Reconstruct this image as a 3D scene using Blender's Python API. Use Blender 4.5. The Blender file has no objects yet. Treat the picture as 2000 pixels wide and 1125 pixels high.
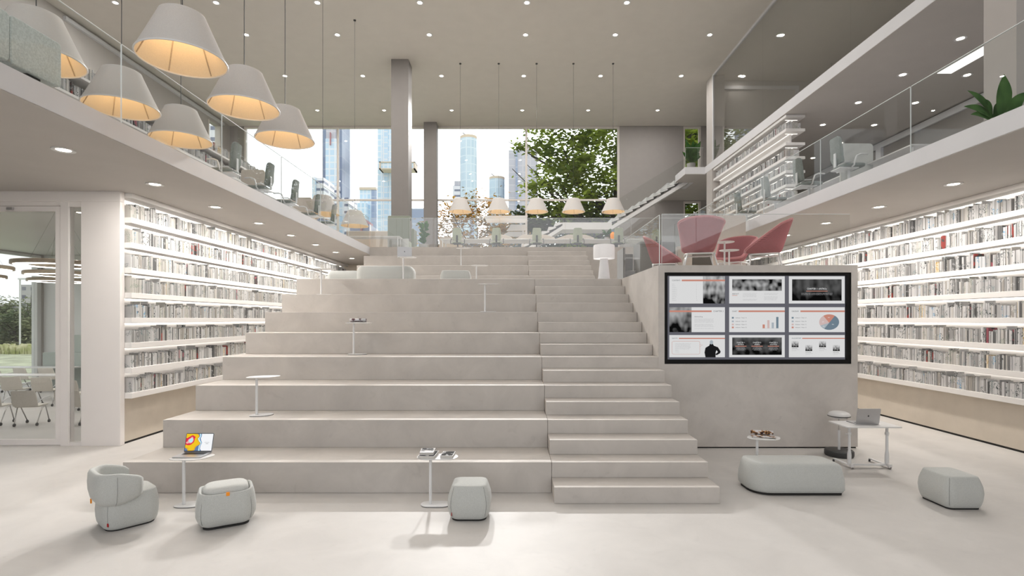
import bpy, bmesh, math, random
from mathutils import Vector, Matrix
random.seed(7)
S = bpy.context.scene
COL = S.collection
F, CX, CY, H = 1027.0, 1002.5, 623.0, 2.26      # focal length and vanishing point of the 2000x1125 photograph, eye height
def at(x, y, Y):
    """world point seen at photo position x, y at depth Y"""
    return ((x-CX)*Y/F, Y, H-(y-CY)*Y/F)
PI = math.pi
# tuning values
EXPOSURE = 0.34
SUNWARD = (.12, .92, .36); LOBE_A = .78; LOBE_B = 1.0; SKY_LOBE = 2.2
SKY_HORIZON = 1.2; SKY_ZENITH = 1.2; SKY_COL = (.985, .995, 1.02)
LAMP_W = 3.5; SCREEN = .75; W_HIGH = 100; W_NEAR = 24; W_SPOT = 11000; W_SOFFIT = 40; W_GAL = 9; W_ROOM = 2; W_MEET = 10

# ---------------------------------------------------------------- materials
def nodes_of(m):
    m.use_nodes = True
    nt = m.node_tree; nt.nodes.clear()
    return nt, nt.nodes, nt.links
def mat(name, col, rough=.6, metal=0., var=0., scale=6., bump=0., bscale=None, detail=4., spec=.5, trans=0., coat=0., stretch=None):
    m = bpy.data.materials.new(name); nt, N, L = nodes_of(m)
    out = N.new('ShaderNodeOutputMaterial'); b = N.new('ShaderNodeBsdfPrincipled')
    L.new(b.outputs[0], out.inputs[0])
    b.inputs['Base Color'].default_value = (*col, 1)
    b.inputs['Roughness'].default_value = rough
    b.inputs['Metallic'].default_value = metal
    b.inputs['Specular IOR Level'].default_value = spec
    if coat: b.inputs['Coat Weight'].default_value = coat
    tc = N.new('ShaderNodeTexCoord')
    vec = tc.outputs['Object']
    if stretch:
        mp = N.new('ShaderNodeMapping'); mp.inputs['Scale'].default_value = stretch
        L.new(vec, mp.inputs[0]); vec = mp.outputs[0]
    if var:
        n = N.new('ShaderNodeTexNoise'); n.inputs['Scale'].default_value = scale; n.inputs['Detail'].default_value = detail
        L.new(vec, n.inputs['Vector'])
        r = N.new('ShaderNodeValToRGB'); r.color_ramp.elements[0].position = .3; r.color_ramp.elements[1].position = .72
        r.color_ramp.elements[0].color = (*[c*(1-var) for c in col], 1); r.color_ramp.elements[1].color = (*[min(1, c*(1+var)) for c in col], 1)
        L.new(n.outputs[0], r.inputs[0]); L.new(r.outputs[0], b.inputs['Base Color'])
    if bump:
        n2 = N.new('ShaderNodeTexNoise'); n2.inputs['Scale'].default_value = bscale or scale*8; n2.inputs['Detail'].default_value = 3
        L.new(vec, n2.inputs['Vector'])
        bp = N.new('ShaderNodeBump'); bp.inputs['Strength'].default_value = bump; bp.inputs['Distance'].default_value = .01
        L.new(n2.outputs[0], bp.inputs['Height']); L.new(bp.outputs[0], b.inputs['Normal'])
    return m
def emit(name, col, strength):
    m = bpy.data.materials.new(name); nt, N, L = nodes_of(m)
    out = N.new('ShaderNodeOutputMaterial'); e = N.new('ShaderNodeEmission')
    e.inputs[0].default_value = (*col, 1); e.inputs[1].default_value = strength
    L.new(e.outputs[0], out.inputs[0]); return m
def glass(name, tint=(1, 1, 1), ior=1.5, gain=1.0, base=.0, rough=0.0):
    m = bpy.data.materials.new(name); nt, N, L = nodes_of(m)
    out = N.new('ShaderNodeOutputMaterial'); t = N.new('ShaderNodeBsdfTransparent'); g = N.new('ShaderNodeBsdfGlossy')
    t.inputs[0].default_value = (*tint, 1); g.inputs['Roughness'].default_value = rough; g.inputs[0].default_value = (1, 1, 1, 1)
    ge = N.new('ShaderNodeNewGeometry'); dt = N.new('ShaderNodeVectorMath'); dt.operation = 'DOT_PRODUCT'
    L.new(ge.outputs['Incoming'], dt.inputs[0]); L.new(ge.outputs['Normal'], dt.inputs[1])
    def math_(op, a, b_=None, c_=None):
        q = N.new('ShaderNodeMath'); q.operation = op
        for i, v in enumerate((a, b_, c_)):
            if v is None: continue
            if isinstance(v, (int, float)): q.inputs[i].default_value = v
            else: L.new(v, q.inputs[i])
        return q.outputs[0]
    r0 = ((ior-1)/(ior+1))**2
    k = math_('POWER', math_('SUBTRACT', 1.0, math_('ABSOLUTE', dt.outputs['Value'])), 5.0)      # Schlick reflectance, the same on both faces of a pane
    ma = N.new('ShaderNodeMath'); ma.operation = 'MULTIPLY_ADD'; ma.inputs[1].default_value = (1-r0)*gain; ma.inputs[2].default_value = r0*gain+base; ma.use_clamp = True
    L.new(k, ma.inputs[0])
    mx = N.new('ShaderNodeMixShader'); L.new(ma.outputs[0], mx.inputs[0]); L.new(t.outputs[0], mx.inputs[1]); L.new(g.outputs[0], mx.inputs[2])
    L.new(mx.outputs[0], out.inputs[0]); return m
def leafmat(name, c1, c2, trans=.45, scale=.8):
    m = bpy.data.materials.new(name); nt, N, L = nodes_of(m)
    out = N.new('ShaderNodeOutputMaterial'); d = N.new('ShaderNodeBsdfDiffuse'); t = N.new('ShaderNodeBsdfTranslucent')
    tc = N.new('ShaderNodeTexCoord'); n = N.new('ShaderNodeTexNoise'); n.inputs['Scale'].default_value = scale; n.inputs['Detail'].default_value = 5
    L.new(tc.outputs['Object'], n.inputs['Vector'])
    r = N.new('ShaderNodeValToRGB'); r.color_ramp.elements[0].position = .38; r.color_ramp.elements[1].position = .62
    r.color_ramp.elements[0].color = (*c1, 1); r.color_ramp.elements[1].color = (*c2, 1)
    L.new(n.outputs[0], r.inputs[0]); L.new(r.outputs[0], d.inputs[0]); L.new(r.outputs[0], t.inputs[0])
    mx = N.new('ShaderNodeMixShader'); mx.inputs[0].default_value = trans
    L.new(d.outputs[0], mx.inputs[1]); L.new(t.outputs[0], mx.inputs[2]); L.new(mx.outputs[0], out.inputs[0]); return m
def facade(name, glassc, glassc2, slab, w, h, mortar=.12, rough=.35, mw=None):
    """grid of windows between floor slabs"""
    m = bpy.data.materials.new(name); nt, N, L = nodes_of(m)
    out = N.new('ShaderNodeOutputMaterial'); b = N.new('ShaderNodeBsdfPrincipled'); L.new(b.outputs[0], out.inputs[0])
    tc = N.new('ShaderNodeTexCoord'); sp = N.new('ShaderNodeSeparateXYZ'); L.new(tc.outputs['Object'], sp.inputs[0])
    ad = N.new('ShaderNodeMath'); L.new(sp.outputs[0], ad.inputs[0]); L.new(sp.outputs[1], ad.inputs[1])
    cb = N.new('ShaderNodeCombineXYZ'); L.new(ad.outputs[0], cb.inputs[0]); L.new(sp.outputs[2], cb.inputs[1])
    k = N.new('ShaderNodeTexBrick'); k.offset = 0.0; k.squash = 1.0
    k.inputs['Color1'].default_value = (*glassc, 1); k.inputs['Color2'].default_value = (*glassc2, 1); k.inputs['Mortar'].default_value = (*slab, 1)
    k.inputs['Scale'].default_value = 1.0; k.inputs['Mortar Size'].default_value = mortar*h; k.inputs['Brick Width'].default_value = w; k.inputs['Row Height'].default_value = h
    L.new(cb.outputs[0], k.inputs['Vector'])
    n = N.new('ShaderNodeTexNoise'); n.inputs['Scale'].default_value = .06; L.new(tc.outputs['Object'], n.inputs['Vector'])
    mx = N.new('ShaderNodeMix'); mx.data_type = 'RGBA'; mx.blend_type = 'SOFT_LIGHT'; mx.inputs[0].default_value = .5
    L.new(k.outputs[0], mx.inputs[6]); L.new(n.outputs[0], mx.inputs[7]); L.new(mx.outputs[2], b.inputs['Base Color'])
    b.inputs['Roughness'].default_value = rough; b.inputs['Specular IOR Level'].default_value = .5
    return m
def spine(name, base, ink, density=.5, scale=1.0, accent=None):
    """book cloth with printed lettering marks running down the spine"""
    m = bpy.data.materials.new(name); nt, N, L = nodes_of(m)
    out = N.new('ShaderNodeOutputMaterial'); b = N.new('ShaderNodeBsdfPrincipled'); L.new(b.outputs[0], out.inputs[0])
    b.inputs['Roughness'].default_value = .55
    g = N.new('ShaderNodeNewGeometry'); sp = N.new('ShaderNodeSeparateXYZ'); L.new(g.outputs['Position'], sp.inputs[0])
    mp = N.new('ShaderNodeMapping'); mp.inputs['Scale'].default_value = (150*scale, 150*scale, 62*scale); L.new(g.outputs['Position'], mp.inputs[0])
    v = N.new('ShaderNodeTexNoise'); v.inputs['Scale'].default_value = 1.0; v.inputs['Detail'].default_value = 1; L.new(mp.outputs[0], v.inputs['Vector'])
    big = N.new('ShaderNodeTexNoise'); big.inputs['Scale'].default_value = 11; big.inputs['Detail'].default_value = 0; L.new(g.outputs['Position'], big.inputs['Vector'])
    t1 = N.new('ShaderNodeMath'); t1.operation = 'GREATER_THAN'; t1.inputs[1].default_value = .56; L.new(v.outputs[0], t1.inputs[0])
    t2 = N.new('ShaderNodeMath'); t2.operation = 'GREATER_THAN'; t2.inputs[1].default_value = 1-density; L.new(big.outputs[0], t2.inputs[0])
    mu = N.new('ShaderNodeMath'); mu.operation = 'MULTIPLY'; L.new(t1.outputs[0], mu.inputs[0]); L.new(t2.outputs[0], mu.inputs[1])
    mx = N.new('ShaderNodeMix'); mx.data_type = 'RGBA'; L.new(mu.outputs[0], mx.inputs[0])
    mx.inputs[6].default_value = (*base, 1); mx.inputs[7].default_value = (*ink, 1)
    src = mx.outputs[2]
    if accent:
        w = N.new('ShaderNodeTexNoise'); w.inputs['Scale'].default_value = 9; L.new(g.outputs['Position'], w.inputs['Vector'])
        t3 = N.new('ShaderNodeMath'); t3.operation = 'GREATER_THAN'; t3.inputs[1].default_value = .52; L.new(w.outputs[0], t3.inputs[0])
        m2 = N.new('ShaderNodeMix'); m2.data_type = 'RGBA'; L.new(t3.outputs[0], m2.inputs[0]); L.new(src, m2.inputs[6]); m2.inputs[7].default_value = (*accent, 1)
        src = m2.outputs[2]
    L.new(src, b.inputs['Base Color']); return m

def concrete(name, col, var=.1, rough=.55, bump=.04):
    m = bpy.data.materials.new(name); nt, N, L = nodes_of(m)
    out = N.new('ShaderNodeOutputMaterial'); b = N.new('ShaderNodeBsdfPrincipled'); L.new(b.outputs[0], out.inputs[0])
    b.inputs['Roughness'].default_value = rough; b.inputs['Specular IOR Level'].default_value = .35
    g = N.new('ShaderNodeNewGeometry')
    n = N.new('ShaderNodeTexNoise'); n.inputs['Scale'].default_value = 1.7; n.inputs['Detail'].default_value = 9; n.inputs['Roughness'].default_value = .62; n.inputs['Distortion'].default_value = .6
    L.new(g.outputs['Position'], n.inputs['Vector'])
    r = N.new('ShaderNodeValToRGB'); E_ = r.color_ramp.elements
    E_[0].position = .3; E_[0].color = (*[c*(1-var) for c in col], 1); E_[1].position = .68; E_[1].color = (*[c*(1+var*.7) for c in col], 1)
    L.new(n.outputs[0], r.inputs[0])
    n3 = N.new('ShaderNodeTexNoise'); n3.inputs['Scale'].default_value = 5.5; n3.inputs['Detail'].default_value = 6; n3.inputs['Distortion'].default_value = 1.2
    L.new(g.outputs['Position'], n3.inputs['Vector'])
    r3 = N.new('ShaderNodeValToRGB'); r3.color_ramp.elements[0].position = .62; r3.color_ramp.elements[0].color = (1, 1, 1, 1)
    r3.color_ramp.elements[1].position = .8; r3.color_ramp.elements[1].color = (1-var*1.1,)*3+(1,)
    L.new(n3.outputs[0], r3.inputs[0])
    mx = N.new('ShaderNodeMix'); mx.data_type = 'RGBA'; mx.blend_type = 'MULTIPLY'; mx.inputs[0].default_value = 1
    L.new(r.outputs[0], mx.inputs[6]); L.new(r3.outputs[0], mx.inputs[7]); L.new(mx.outputs[2], b.inputs['Base Color'])
    bp = N.new('ShaderNodeBump'); bp.inputs['Strength'].default_value = bump; bp.inputs['Distance'].default_value = .01
    L.new(n.outputs[0], bp.inputs['Height']); L.new(bp.outputs[0], b.inputs['Normal'])
    return m
def fabric(name, c1, c2, scale=160, bump=.25):
    m = bpy.data.materials.new(name); nt, N, L = nodes_of(m)
    out = N.new('ShaderNodeOutputMaterial'); b = N.new('ShaderNodeBsdfPrincipled'); L.new(b.outputs[0], out.inputs[0])
    b.inputs['Roughness'].default_value = .95; b.inputs['Specular IOR Level'].default_value = .1; b.inputs['Sheen Weight'].default_value = .25
    tc = N.new('ShaderNodeTexCoord'); n = N.new('ShaderNodeTexNoise'); n.inputs['Scale'].default_value = scale; n.inputs['Detail'].default_value = 2
    L.new(tc.outputs['Object'], n.inputs['Vector'])
    r = N.new('ShaderNodeValToRGB'); r.color_ramp.elements[0].position = .38; r.color_ramp.elements[1].position = .62
    r.color_ramp.elements[0].color = (*c1, 1); r.color_ramp.elements[1].color = (*c2, 1)
    L.new(n.outputs[0], r.inputs[0]); L.new(r.outputs[0], b.inputs['Base Color'])
    bp = N.new('ShaderNodeBump'); bp.inputs['Strength'].default_value = bump; bp.inputs['Distance'].default_value = .003
    L.new(n.outputs[0], bp.inputs['Height']); L.new(bp.outputs[0], b.inputs['Normal'])
    return m
def knit(name, c1, c2, freq=38):
    m = bpy.data.materials.new(name); nt, N, L = nodes_of(m)
    out = N.new('ShaderNodeOutputMaterial'); b = N.new('ShaderNodeBsdfPrincipled'); L.new(b.outputs[0], out.inputs[0])
    b.inputs['Roughness'].default_value = .95; b.inputs['Specular IOR Level'].default_value = .1
    tc = N.new('ShaderNodeTexCoord'); w = N.new('ShaderNodeTexWave'); w.wave_type = 'BANDS'; w.bands_direction = 'X'; w.inputs['Scale'].default_value = freq; w.inputs['Distortion'].default_value = .6
    L.new(tc.outputs['Object'], w.inputs['Vector'])
    n = N.new('ShaderNodeTexNoise'); n.inputs['Scale'].default_value = 120; L.new(tc.outputs['Object'], n.inputs['Vector'])
    ad = N.new('ShaderNodeMath'); ad.operation = 'MULTIPLY'; L.new(w.outputs[1], ad.inputs[0]); L.new(n.outputs[0], ad.inputs[1])
    r = N.new('ShaderNodeValToRGB'); r.color_ramp.elements[0].position = .05; r.color_ramp.elements[1].position = .4
    r.color_ramp.elements[0].color = (*c1, 1); r.color_ramp.elements[1].color = (*c2, 1)
    L.new(ad.outputs[0], r.inputs[0]); L.new(r.outputs[0], b.inputs['Base Color'])
    bp = N.new('ShaderNodeBump'); bp.inputs['Strength'].default_value = .5; bp.inputs['Distance'].default_value = .006
    L.new(w.outputs[1], bp.inputs['Height']); L.new(bp.outputs[0], b.inputs['Normal'])
    return m
def lampcloth(name, col, trans):
    m = bpy.data.materials.new(name); nt, N, L = nodes_of(m)
    out = N.new('ShaderNodeOutputMaterial'); d = N.new('ShaderNodeBsdfDiffuse'); t = N.new('ShaderNodeBsdfTranslucent')
    tc = N.new('ShaderNodeTexCoord'); n = N.new('ShaderNodeTexNoise'); n.inputs['Scale'].default_value = 90; n.inputs['Detail'].default_value = 3
    L.new(tc.outputs['Object'], n.inputs['Vector'])
    r = N.new('ShaderNodeValToRGB'); r.color_ramp.elements[0].color = (*[c*.88 for c in col], 1); r.color_ramp.elements[1].color = (*[min(1, c*1.08) for c in col], 1)
    L.new(n.outputs[0], r.inputs[0]); L.new(r.outputs[0], d.inputs[0]); L.new(r.outputs[0], t.inputs[0])
    mx = N.new('ShaderNodeMixShader'); mx.inputs[0].default_value = trans
    L.new(d.outputs[0], mx.inputs[1]); L.new(t.outputs[0], mx.inputs[2]); L.new(mx.outputs[0], out.inputs[0]); return m

M = {}
M['floor'] = concrete('floor_screed', (.575, .552, .528), .06, .5, .03)
M['step'] = concrete('step_concrete', (.53, .495, .46), .10, .6, .03)
M['block'] = concrete('block_concrete', (.56, .525, .49), .11, .6, .03)
M['paint'] = mat('warm_paint', (.44, .41, .385), .7, var=.02, scale=3)
M['wallend'] = mat('end_wall_paint', (.37, .345, .325), .7, var=.02, scale=3)
M['taupe'] = mat('taupe_paint', (.225, .207, .193), .7, var=.02, scale=3)
M['soffit'] = mat('soffit_paint', (.50, .47, .44), .75, var=.02, scale=2)
M['ceiling'] = mat('ceiling_paint', (.60, .565, .51), .8, var=.02, scale=2)
M['fascia'] = mat('fascia_paint', (.62, .615, .625), .6, var=.02, scale=2)
M['base'] = mat('plinth_paint', (.56, .50, .42), .7, var=.04, scale=4)
M['portal'] = mat('portal_white', (.84, .80, .775), .55, var=.01, scale=3)
M['white'] = mat('white_lacquer', (.72, .71, .70), .4, var=.01, scale=5)
M['shelf'] = mat('shelf_white', (.76, .74, .72), .5, var=.01, scale=5)
M['whitem'] = mat('white_metal', (.72, .72, .72), .3, var=.01, scale=9)
M['offw'] = mat('warm_white_frame', (.70, .65, .60), .5, var=.01, scale=5)
M['black'] = mat('black_shadow_gap', (.012, .011, .01), .7, var=.1, scale=8)
M['dark'] = mat('charcoal_plastic', (.045, .045, .045), .5, var=.1, scale=20)
M['frameblack'] = mat('frame_black', (.008, .008, .008), .6, var=.1, scale=20, spec=.15)
M['chrome'] = mat('chrome', (.62, .61, .60), .18, 1.0, var=.03, scale=20)
M['alu'] = mat('anodised_aluminium', (.52, .52, .53), .35, .85, var=.02, scale=30)
M['grey'] = fabric('grey_felt', (.43, .44, .42), (.575, .585, .565), 330, .2)
M['greyl'] = fabric('pale_felt', (.50, .505, .485), (.645, .65, .625), 330, .2)
M['greygreen'] = fabric('grey_green_cloth', (.36, .40, .37), (.44, .48, .45), 60, .1)
M['sagegrey'] = fabric('sage_grey_cloth', (.19, .21, .165), (.25, .27, .215), 90, .1)
M['chairgreen'] = fabric('chair_grey_green', (.21, .235, .22), (.27, .295, .28), 60, .1)
M['sage'] = fabric('sage_cloth', (.33, .36, .27), (.42, .45, .35), 90, .1)
M['acoustic'] = fabric('acoustic_panel_cloth', (.56, .60, .58), (.68, .72, .70), 60, .12)
M['darkfelt'] = fabric('dark_grey_felt', (.13, .135, .135), (.19, .195, .19), 80, .1)
M['beigefelt'] = fabric('beige_felt', (.52, .46, .40), (.60, .54, .48), 60, .1)
M['mesh'] = fabric('beige_mesh_cloth', (.60, .56, .50), (.74, .70, .64), 140, .1)
M['pink'] = knit('pink_knit', (.20, .06, .07), (.50, .185, .20))
M['pinkp'] = fabric('pink_felt', (.46, .17, .18), (.58, .25, .26), 120, .2)
M['orange'] = mat('orange_tab', (.90, .30, .01), .6, var=.05, scale=30)
M['red'] = mat('red_tag', (.38, .01, .01), .6, var=.05, scale=30)
M['shade'] = lampcloth('lampshade_linen', (.66, .635, .61), .14)
M['shadein'] = lampcloth('lampshade_lining', (.86, .76, .60), .10)
M['opal'] = lampcloth('opal_glass', (.86, .86, .87), .35)
M['wood'] = mat('pale_oak', (.50, .41, .31), .5, var=.12, scale=9, stretch=(1, 9, 9))
M['bark'] = mat('bark', (.055, .045, .035), .9, var=.3, scale=6, bump=.4)
M['pot'] = mat('pot_grey', (.35, .34, .32), .7, var=.05, scale=9)
M['soil'] = mat('soil', (.03, .022, .016), .95, var=.3, scale=30)
M['leaf'] = leafmat('plant_leaf', (.035, .09, .028), (.075, .16, .05), .2, 5)
M['treeleaf'] = leafmat('tree_leaf', (.09, .15, .025), (.42, .52, .08), .5, .5)
M['darkleaf'] = leafmat('dark_leaf', (.04, .06, .03), (.12, .17, .06), .35, .4)
M['autumn'] = leafmat('autumn_leaf', (.22, .18, .06), (.75, .42, .08), .4, 1.1)
M['paleleaf'] = leafmat('park_leaf', (.10, .14, .07), (.36, .38, .22), .35, .5)
M['lawn'] = mat('lawn', (.42, .44, .30), .9, var=.35, scale=.9, detail=8)
M['meadow'] = leafmat('meadow', (.45, .48, .20), (.75, .72, .50), .3, 1.5)
M['paving'] = mat('pale_paving', (.55, .53, .50), .8, var=.05, scale=.6)
M['reflector'] = mat('white_reflector', (.78, .76, .72), .8, var=.04, scale=.6)
M['led'] = emit('led_strip_light', (1, .94, .87), 4.0)
M['led2'] = emit('led_strip_soft', (1, .94, .87), 1.0)
M['down'] = emit('downlight_glow', (1, .90, .76), 14)
M['linear'] = emit('linear_light', (1, .99, .96), 1.05)
M['bulb'] = emit('warm_bulb', (1, .62, .25), 10)
M['ringglow'] = emit('ring_glow', (1, .96, .9), 7)
M['win'] = glass('window_glass', (.97, .985, .985), 1.45, 1.0)
M['rail'] = glass('balustrade_glass', (.95, .96, .955), 1.5, .4, .0)
M['railf'] = glass('coated_balustrade_glass', (.97, .975, .97), 1.5, 1.4, .0)
M['door'] = glass('door_glass', (.945, .95, .945), 1.5, 1.3, .01)
M['glassedge'] = mat('glass_edge', (.70, .74, .73), .2, var=.02, scale=9)
M['page'] = mat('paper_pages', (.60, .58, .54), .8, var=.06, scale=60)
SPINES = [
 ('white', spine('spine_white', (.53, .525, .52), (.07, .10, .10), .36)),
 ('white', spine('spine_white_bold', (.55, .545, .54), (.025, .04, .04), .50, .5)),
 ('cream', spine('spine_cream', (.48, .46, .43), (.2, .26, .2), .40)),
 ('light grey', spine('spine_light_grey', (.36, .355, .35), (.12, .2, .2), .38)),
 ('grey', spine('spine_grey', (.27, .265, .26), (.6, .6, .6), .35)),
 ('warm grey', spine('spine_warm_grey', (.34, .32, .29), (.7, .7, .68), .35)),
 ('charcoal', spine('spine_charcoal', (.10, .10, .10), (.6, .6, .6), .4)),
 ('black and red', spine('spine_black_red', (.035, .032, .03), (.5, .5, .5), .3, 1, (.22, .018, .012))),
 ('black and pink', spine('spine_black_pink', (.05, .045, .045), (.4, .4, .4), .3, 1, (.26, .07, .09))),
 ('white and blue', spine('spine_white_blue', (.53, .54, .55), (.05, .28, .5), .45, .6)),
 ('ochre', spine('spine_ochre', (.60, .53, .42), (.45, .27, .03), .5, .6)),
]
SPW = [24, 14, 10, 18, 10, 9, 6, 1.5, 1.1, 1.0, 1.0]

# ---------------------------------------------------------------- mesh building
class MB:
    def __init__(s): s.v = []; s.f = []; s.m = []; s.mats = []
    def mi(s, m):
        if m is None: return 0
        if m not in s.mats: s.mats.append(m)
        return s.mats.index(m)
    def add(s, vs, fs, m=None):
        b = len(s.v); s.v += [tuple(p) for p in vs]; k = s.mi(m)
        for f in fs: s.f.append([b+i for i in f]); s.m.append(k)
    def box(s, x0, x1, y0, y1, z0, z1, m=None):
        s.add([(x0, y0, z0), (x1, y0, z0), (x1, y1, z0), (x0, y1, z0), (x0, y0, z1), (x1, y0, z1), (x1, y1, z1), (x0, y1, z1)],
              [(0, 3, 2, 1), (4, 5, 6, 7), (0, 1, 5, 4), (1, 2, 6, 5), (2, 3, 7, 6), (3, 0, 4, 7)], m); return s
    def prism(s, poly, z0, z1, m=None):
        n = len(poly)
        s.add([(x, y, z0) for x, y in poly]+[(x, y, z1) for x, y in poly],
              [tuple(range(n-1, -1, -1)), tuple(range(n, 2*n))]+[(i, (i+1) % n, n+(i+1) % n, n+i) for i in range(n)], m); return s
    def xprism(s, poly, x0, x1, m=None):      # polygon in y,z extruded along x
        n = len(poly)
        s.add([(x0, y, z) for y, z in poly]+[(x1, y, z) for y, z in poly],
              [tuple(range(n-1, -1, -1)), tuple(range(n, 2*n))]+[(i, (i+1) % n, n+(i+1) % n, n+i) for i in range(n)], m); return s
    def yprism(s, poly, y0, y1, m=None):      # polygon in x,z extruded along y
        n = len(poly)
        s.add([(x, y0, z) for x, z in poly]+[(x, y1, z) for x, z in poly],
              [tuple(range(n)), tuple(range(2*n-1, n-1, -1))]+[(i, n+i, n+(i+1) % n, (i+1) % n) for i in range(n)], m); return s
    def loft(s, rings, cap0=True, cap1=True, m=None, close=False):
        n = len(rings[0]); vs = [p for r in rings for p in r]; fs = []
        R = len(rings)
        for j in range(R if close else R-1):
            a = j*n; b = ((j+1) % R)*n
            for i in range(n): fs.append((a+i, a+(i+1) % n, b+(i+1) % n, b+i))
        if not close:
            if cap0: fs.append(tuple(range(n-1, -1, -1)))
            if cap1: fs.append(tuple((R-1)*n+i for i in range(n)))
        s.add(vs, fs, m); return s
    def tube(s, pts, r, n=8, m=None, close=False):
        P = [Vector(p) for p in pts]; rings = []; up = None
        rr = r if isinstance(r, (list, tuple)) else [r]*len(P)
        for i, p in enumerate(P):
            if close: d = P[(i+1) % len(P)]-P[i-1]
            else: d = (P[min(i+1, len(P)-1)]-P[max(i-1, 0)])
            d.normalize()
            if up is None: up = Vector((0, 0, 1)) if abs(d.z) < .9 else Vector((1, 0, 0))
            a = d.cross(up)
            if a.length < 1e-4: a = d.cross(Vector((0, 1, 0)))
            a.normalize(); b = a.cross(d); up = b
            rings.append([p+a*(rr[i]*math.cos(2*PI*k/n))+b*(rr[i]*math.sin(2*PI*k/n)) for k in range(n)])
        s.loft(rings, m=m, close=close); return s
    def lathe(s, prof, c=(0, 0), n=24, m=None, cap0=True, cap1=True):
        s.loft([[(c[0]+r*math.cos(2*PI*k/n), c[1]+r*math.sin(2*PI*k/n), z) for k in range(n)] for r, z in prof], cap0, cap1, m); return s
    def ball(s, c, r, n=12, m=None, sz=1.):
        pr = [(max(.001, r*math.sin(PI*i/8)), c[2]-r*sz*math.cos(PI*i/8)) for i in range(9)]
        return s.lathe(pr, (c[0], c[1]), n, m)
    def build(s, name, m=None, parent=None, smooth=None, bevel=None, loc=None):
        me = bpy.data.meshes.new(name); me.from_pydata(s.v, [], s.f)
        mats = s.mats or [m]
        if None in mats: mats = [m if q is None else q for q in mats]
        for q in mats: me.materials.append(q)
        if len(mats) > 1: me.polygons.foreach_set('material_index', s.m)
        if smooth is not None:
            me.polygons.foreach_set('use_smooth', [True]*len(me.polygons)); me.set_sharp_from_angle(angle=math.radians(smooth))
        me.update()
        o = bpy.data.objects.new(name, me); COL.objects.link(o)
        if parent: o.parent = parent
        if loc: o.location = loc
        if bevel:
            b = o.modifiers.new('bevel', 'BEVEL'); b.width = bevel; b.segments = 2; b.limit_method = 'ANGLE'; b.angle_limit = math.radians(40)
        return o
def thing(name, label, cat, loc=(0, 0, 0), rz=0, group=None, kind=None):
    o = bpy.data.objects.new(name, None); COL.objects.link(o); o.location = loc; o.rotation_euler = (0, 0, rz)
    o.empty_display_size = .1
    return tag(o, label, cat, group, kind)
def tag(o, label, cat, group=None, kind=None):
    o['label'] = label; o['category'] = cat
    if group: o['group'] = group
    if kind: o['kind'] = kind
    return o
def struct(o, label=None, cat=None):
    o['kind'] = 'structure'
    if label: o['label'] = label
    if cat: o['category'] = cat
    return o
def dup(root, loc, rz, label, group=None, name=None, scale=None):
    r = root.copy(); COL.objects.link(r); r.location = loc; r.rotation_euler = (0, 0, rz); r['label'] = label
    if group: r['group'] = group
    for ch in list(root.children):
        c = ch.copy(); COL.objects.link(c); c.parent = r
        for g in list(ch.children):
            d = g.copy(); COL.objects.link(d); d.parent = c
    return r
def rrect(hx, hy, r, n=5, cx=0, cy=0):
    r = min(r, hx*.999, hy*.999); out = []
    for sx, sy, a0 in ((1, 1, 0), (-1, 1, PI/2), (-1, -1, PI), (1, -1, 3*PI/2)):
        for i in range(n+1):
            a = a0+PI/2*i/n
            out.append((cx+sx*(hx-r)+r*math.cos(a), cy+sy*(hy-r)+r*math.sin(a)))
    return out
ORD = ['zeroth', 'first', 'second', 'third', 'fourth', 'fifth', 'sixth', 'seventh', 'eighth', 'ninth', 'tenth', 'eleventh', 'twelfth', 'thirteenth',
       'fourteenth', 'fifteenth', 'sixteenth', 'seventeenth', 'eighteenth', 'nineteenth']
TENS = {2: 'twent', 3: 'thirt', 4: 'fort', 5: 'fift', 6: 'sixt', 7: 'sevent', 8: 'eight', 9: 'ninet'}
def ordinal(n):
    if n > 100: return 'hundred-and-'+ordinal(n-100)
    if n == 100: return 'hundredth'
    if n < 20: return ORD[n]
    t, u = divmod(n, 10)
    return TENS[t]+('ieth' if u == 0 else 'y-'+ORD[u])
# ---------------------------------------------------------------- camera, sky
cam = bpy.data.cameras.new('camera'); co = bpy.data.objects.new('camera', cam); COL.objects.link(co)
co.location = (0, 0, H); co.rotation_euler = (PI/2, 0, 0)
cam.sensor_width = 36; cam.sensor_fit = 'HORIZONTAL'; cam.lens = F/2000*36; cam.shift_x = -(CX-1000)/2000; cam.shift_y = (CY-562.5)/2000
cam.clip_start = .05; cam.clip_end = 2000
S.camera = co
S.view_settings.view_transform = 'Standard'; S.view_settings.look = 'None'; S.view_settings.gamma = 1; S.view_settings.use_curve_mapping = False
S.view_settings.exposure = EXPOSURE
S.cycles.max_bounces = 8; S.cycles.diffuse_bounces = 5; S.cycles.glossy_bounces = 4; S.cycles.transparent_max_bounces = 24
S.cycles.transmission_bounces = 4; S.cycles.sample_clamp_indirect = 6; S.cycles.caustics_reflective = False; S.cycles.caustics_refractive = False
S.cycles.use_denoising = True
w = bpy.data.worlds.new('sky'); S.world = w; w.use_nodes = True
nt = w.node_tree; nt.nodes.clear(); N = nt.nodes; L = nt.links
wo = N.new('ShaderNodeOutputWorld'); bg = N.new('ShaderNodeBackground'); L.new(bg.outputs[0], wo.inputs[0])
tc = N.new('ShaderNodeTexCoord'); nm = N.new('ShaderNodeVectorMath'); nm.operation = 'NORMALIZE'; L.new(tc.outputs['Generated'], nm.inputs[0])
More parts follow.
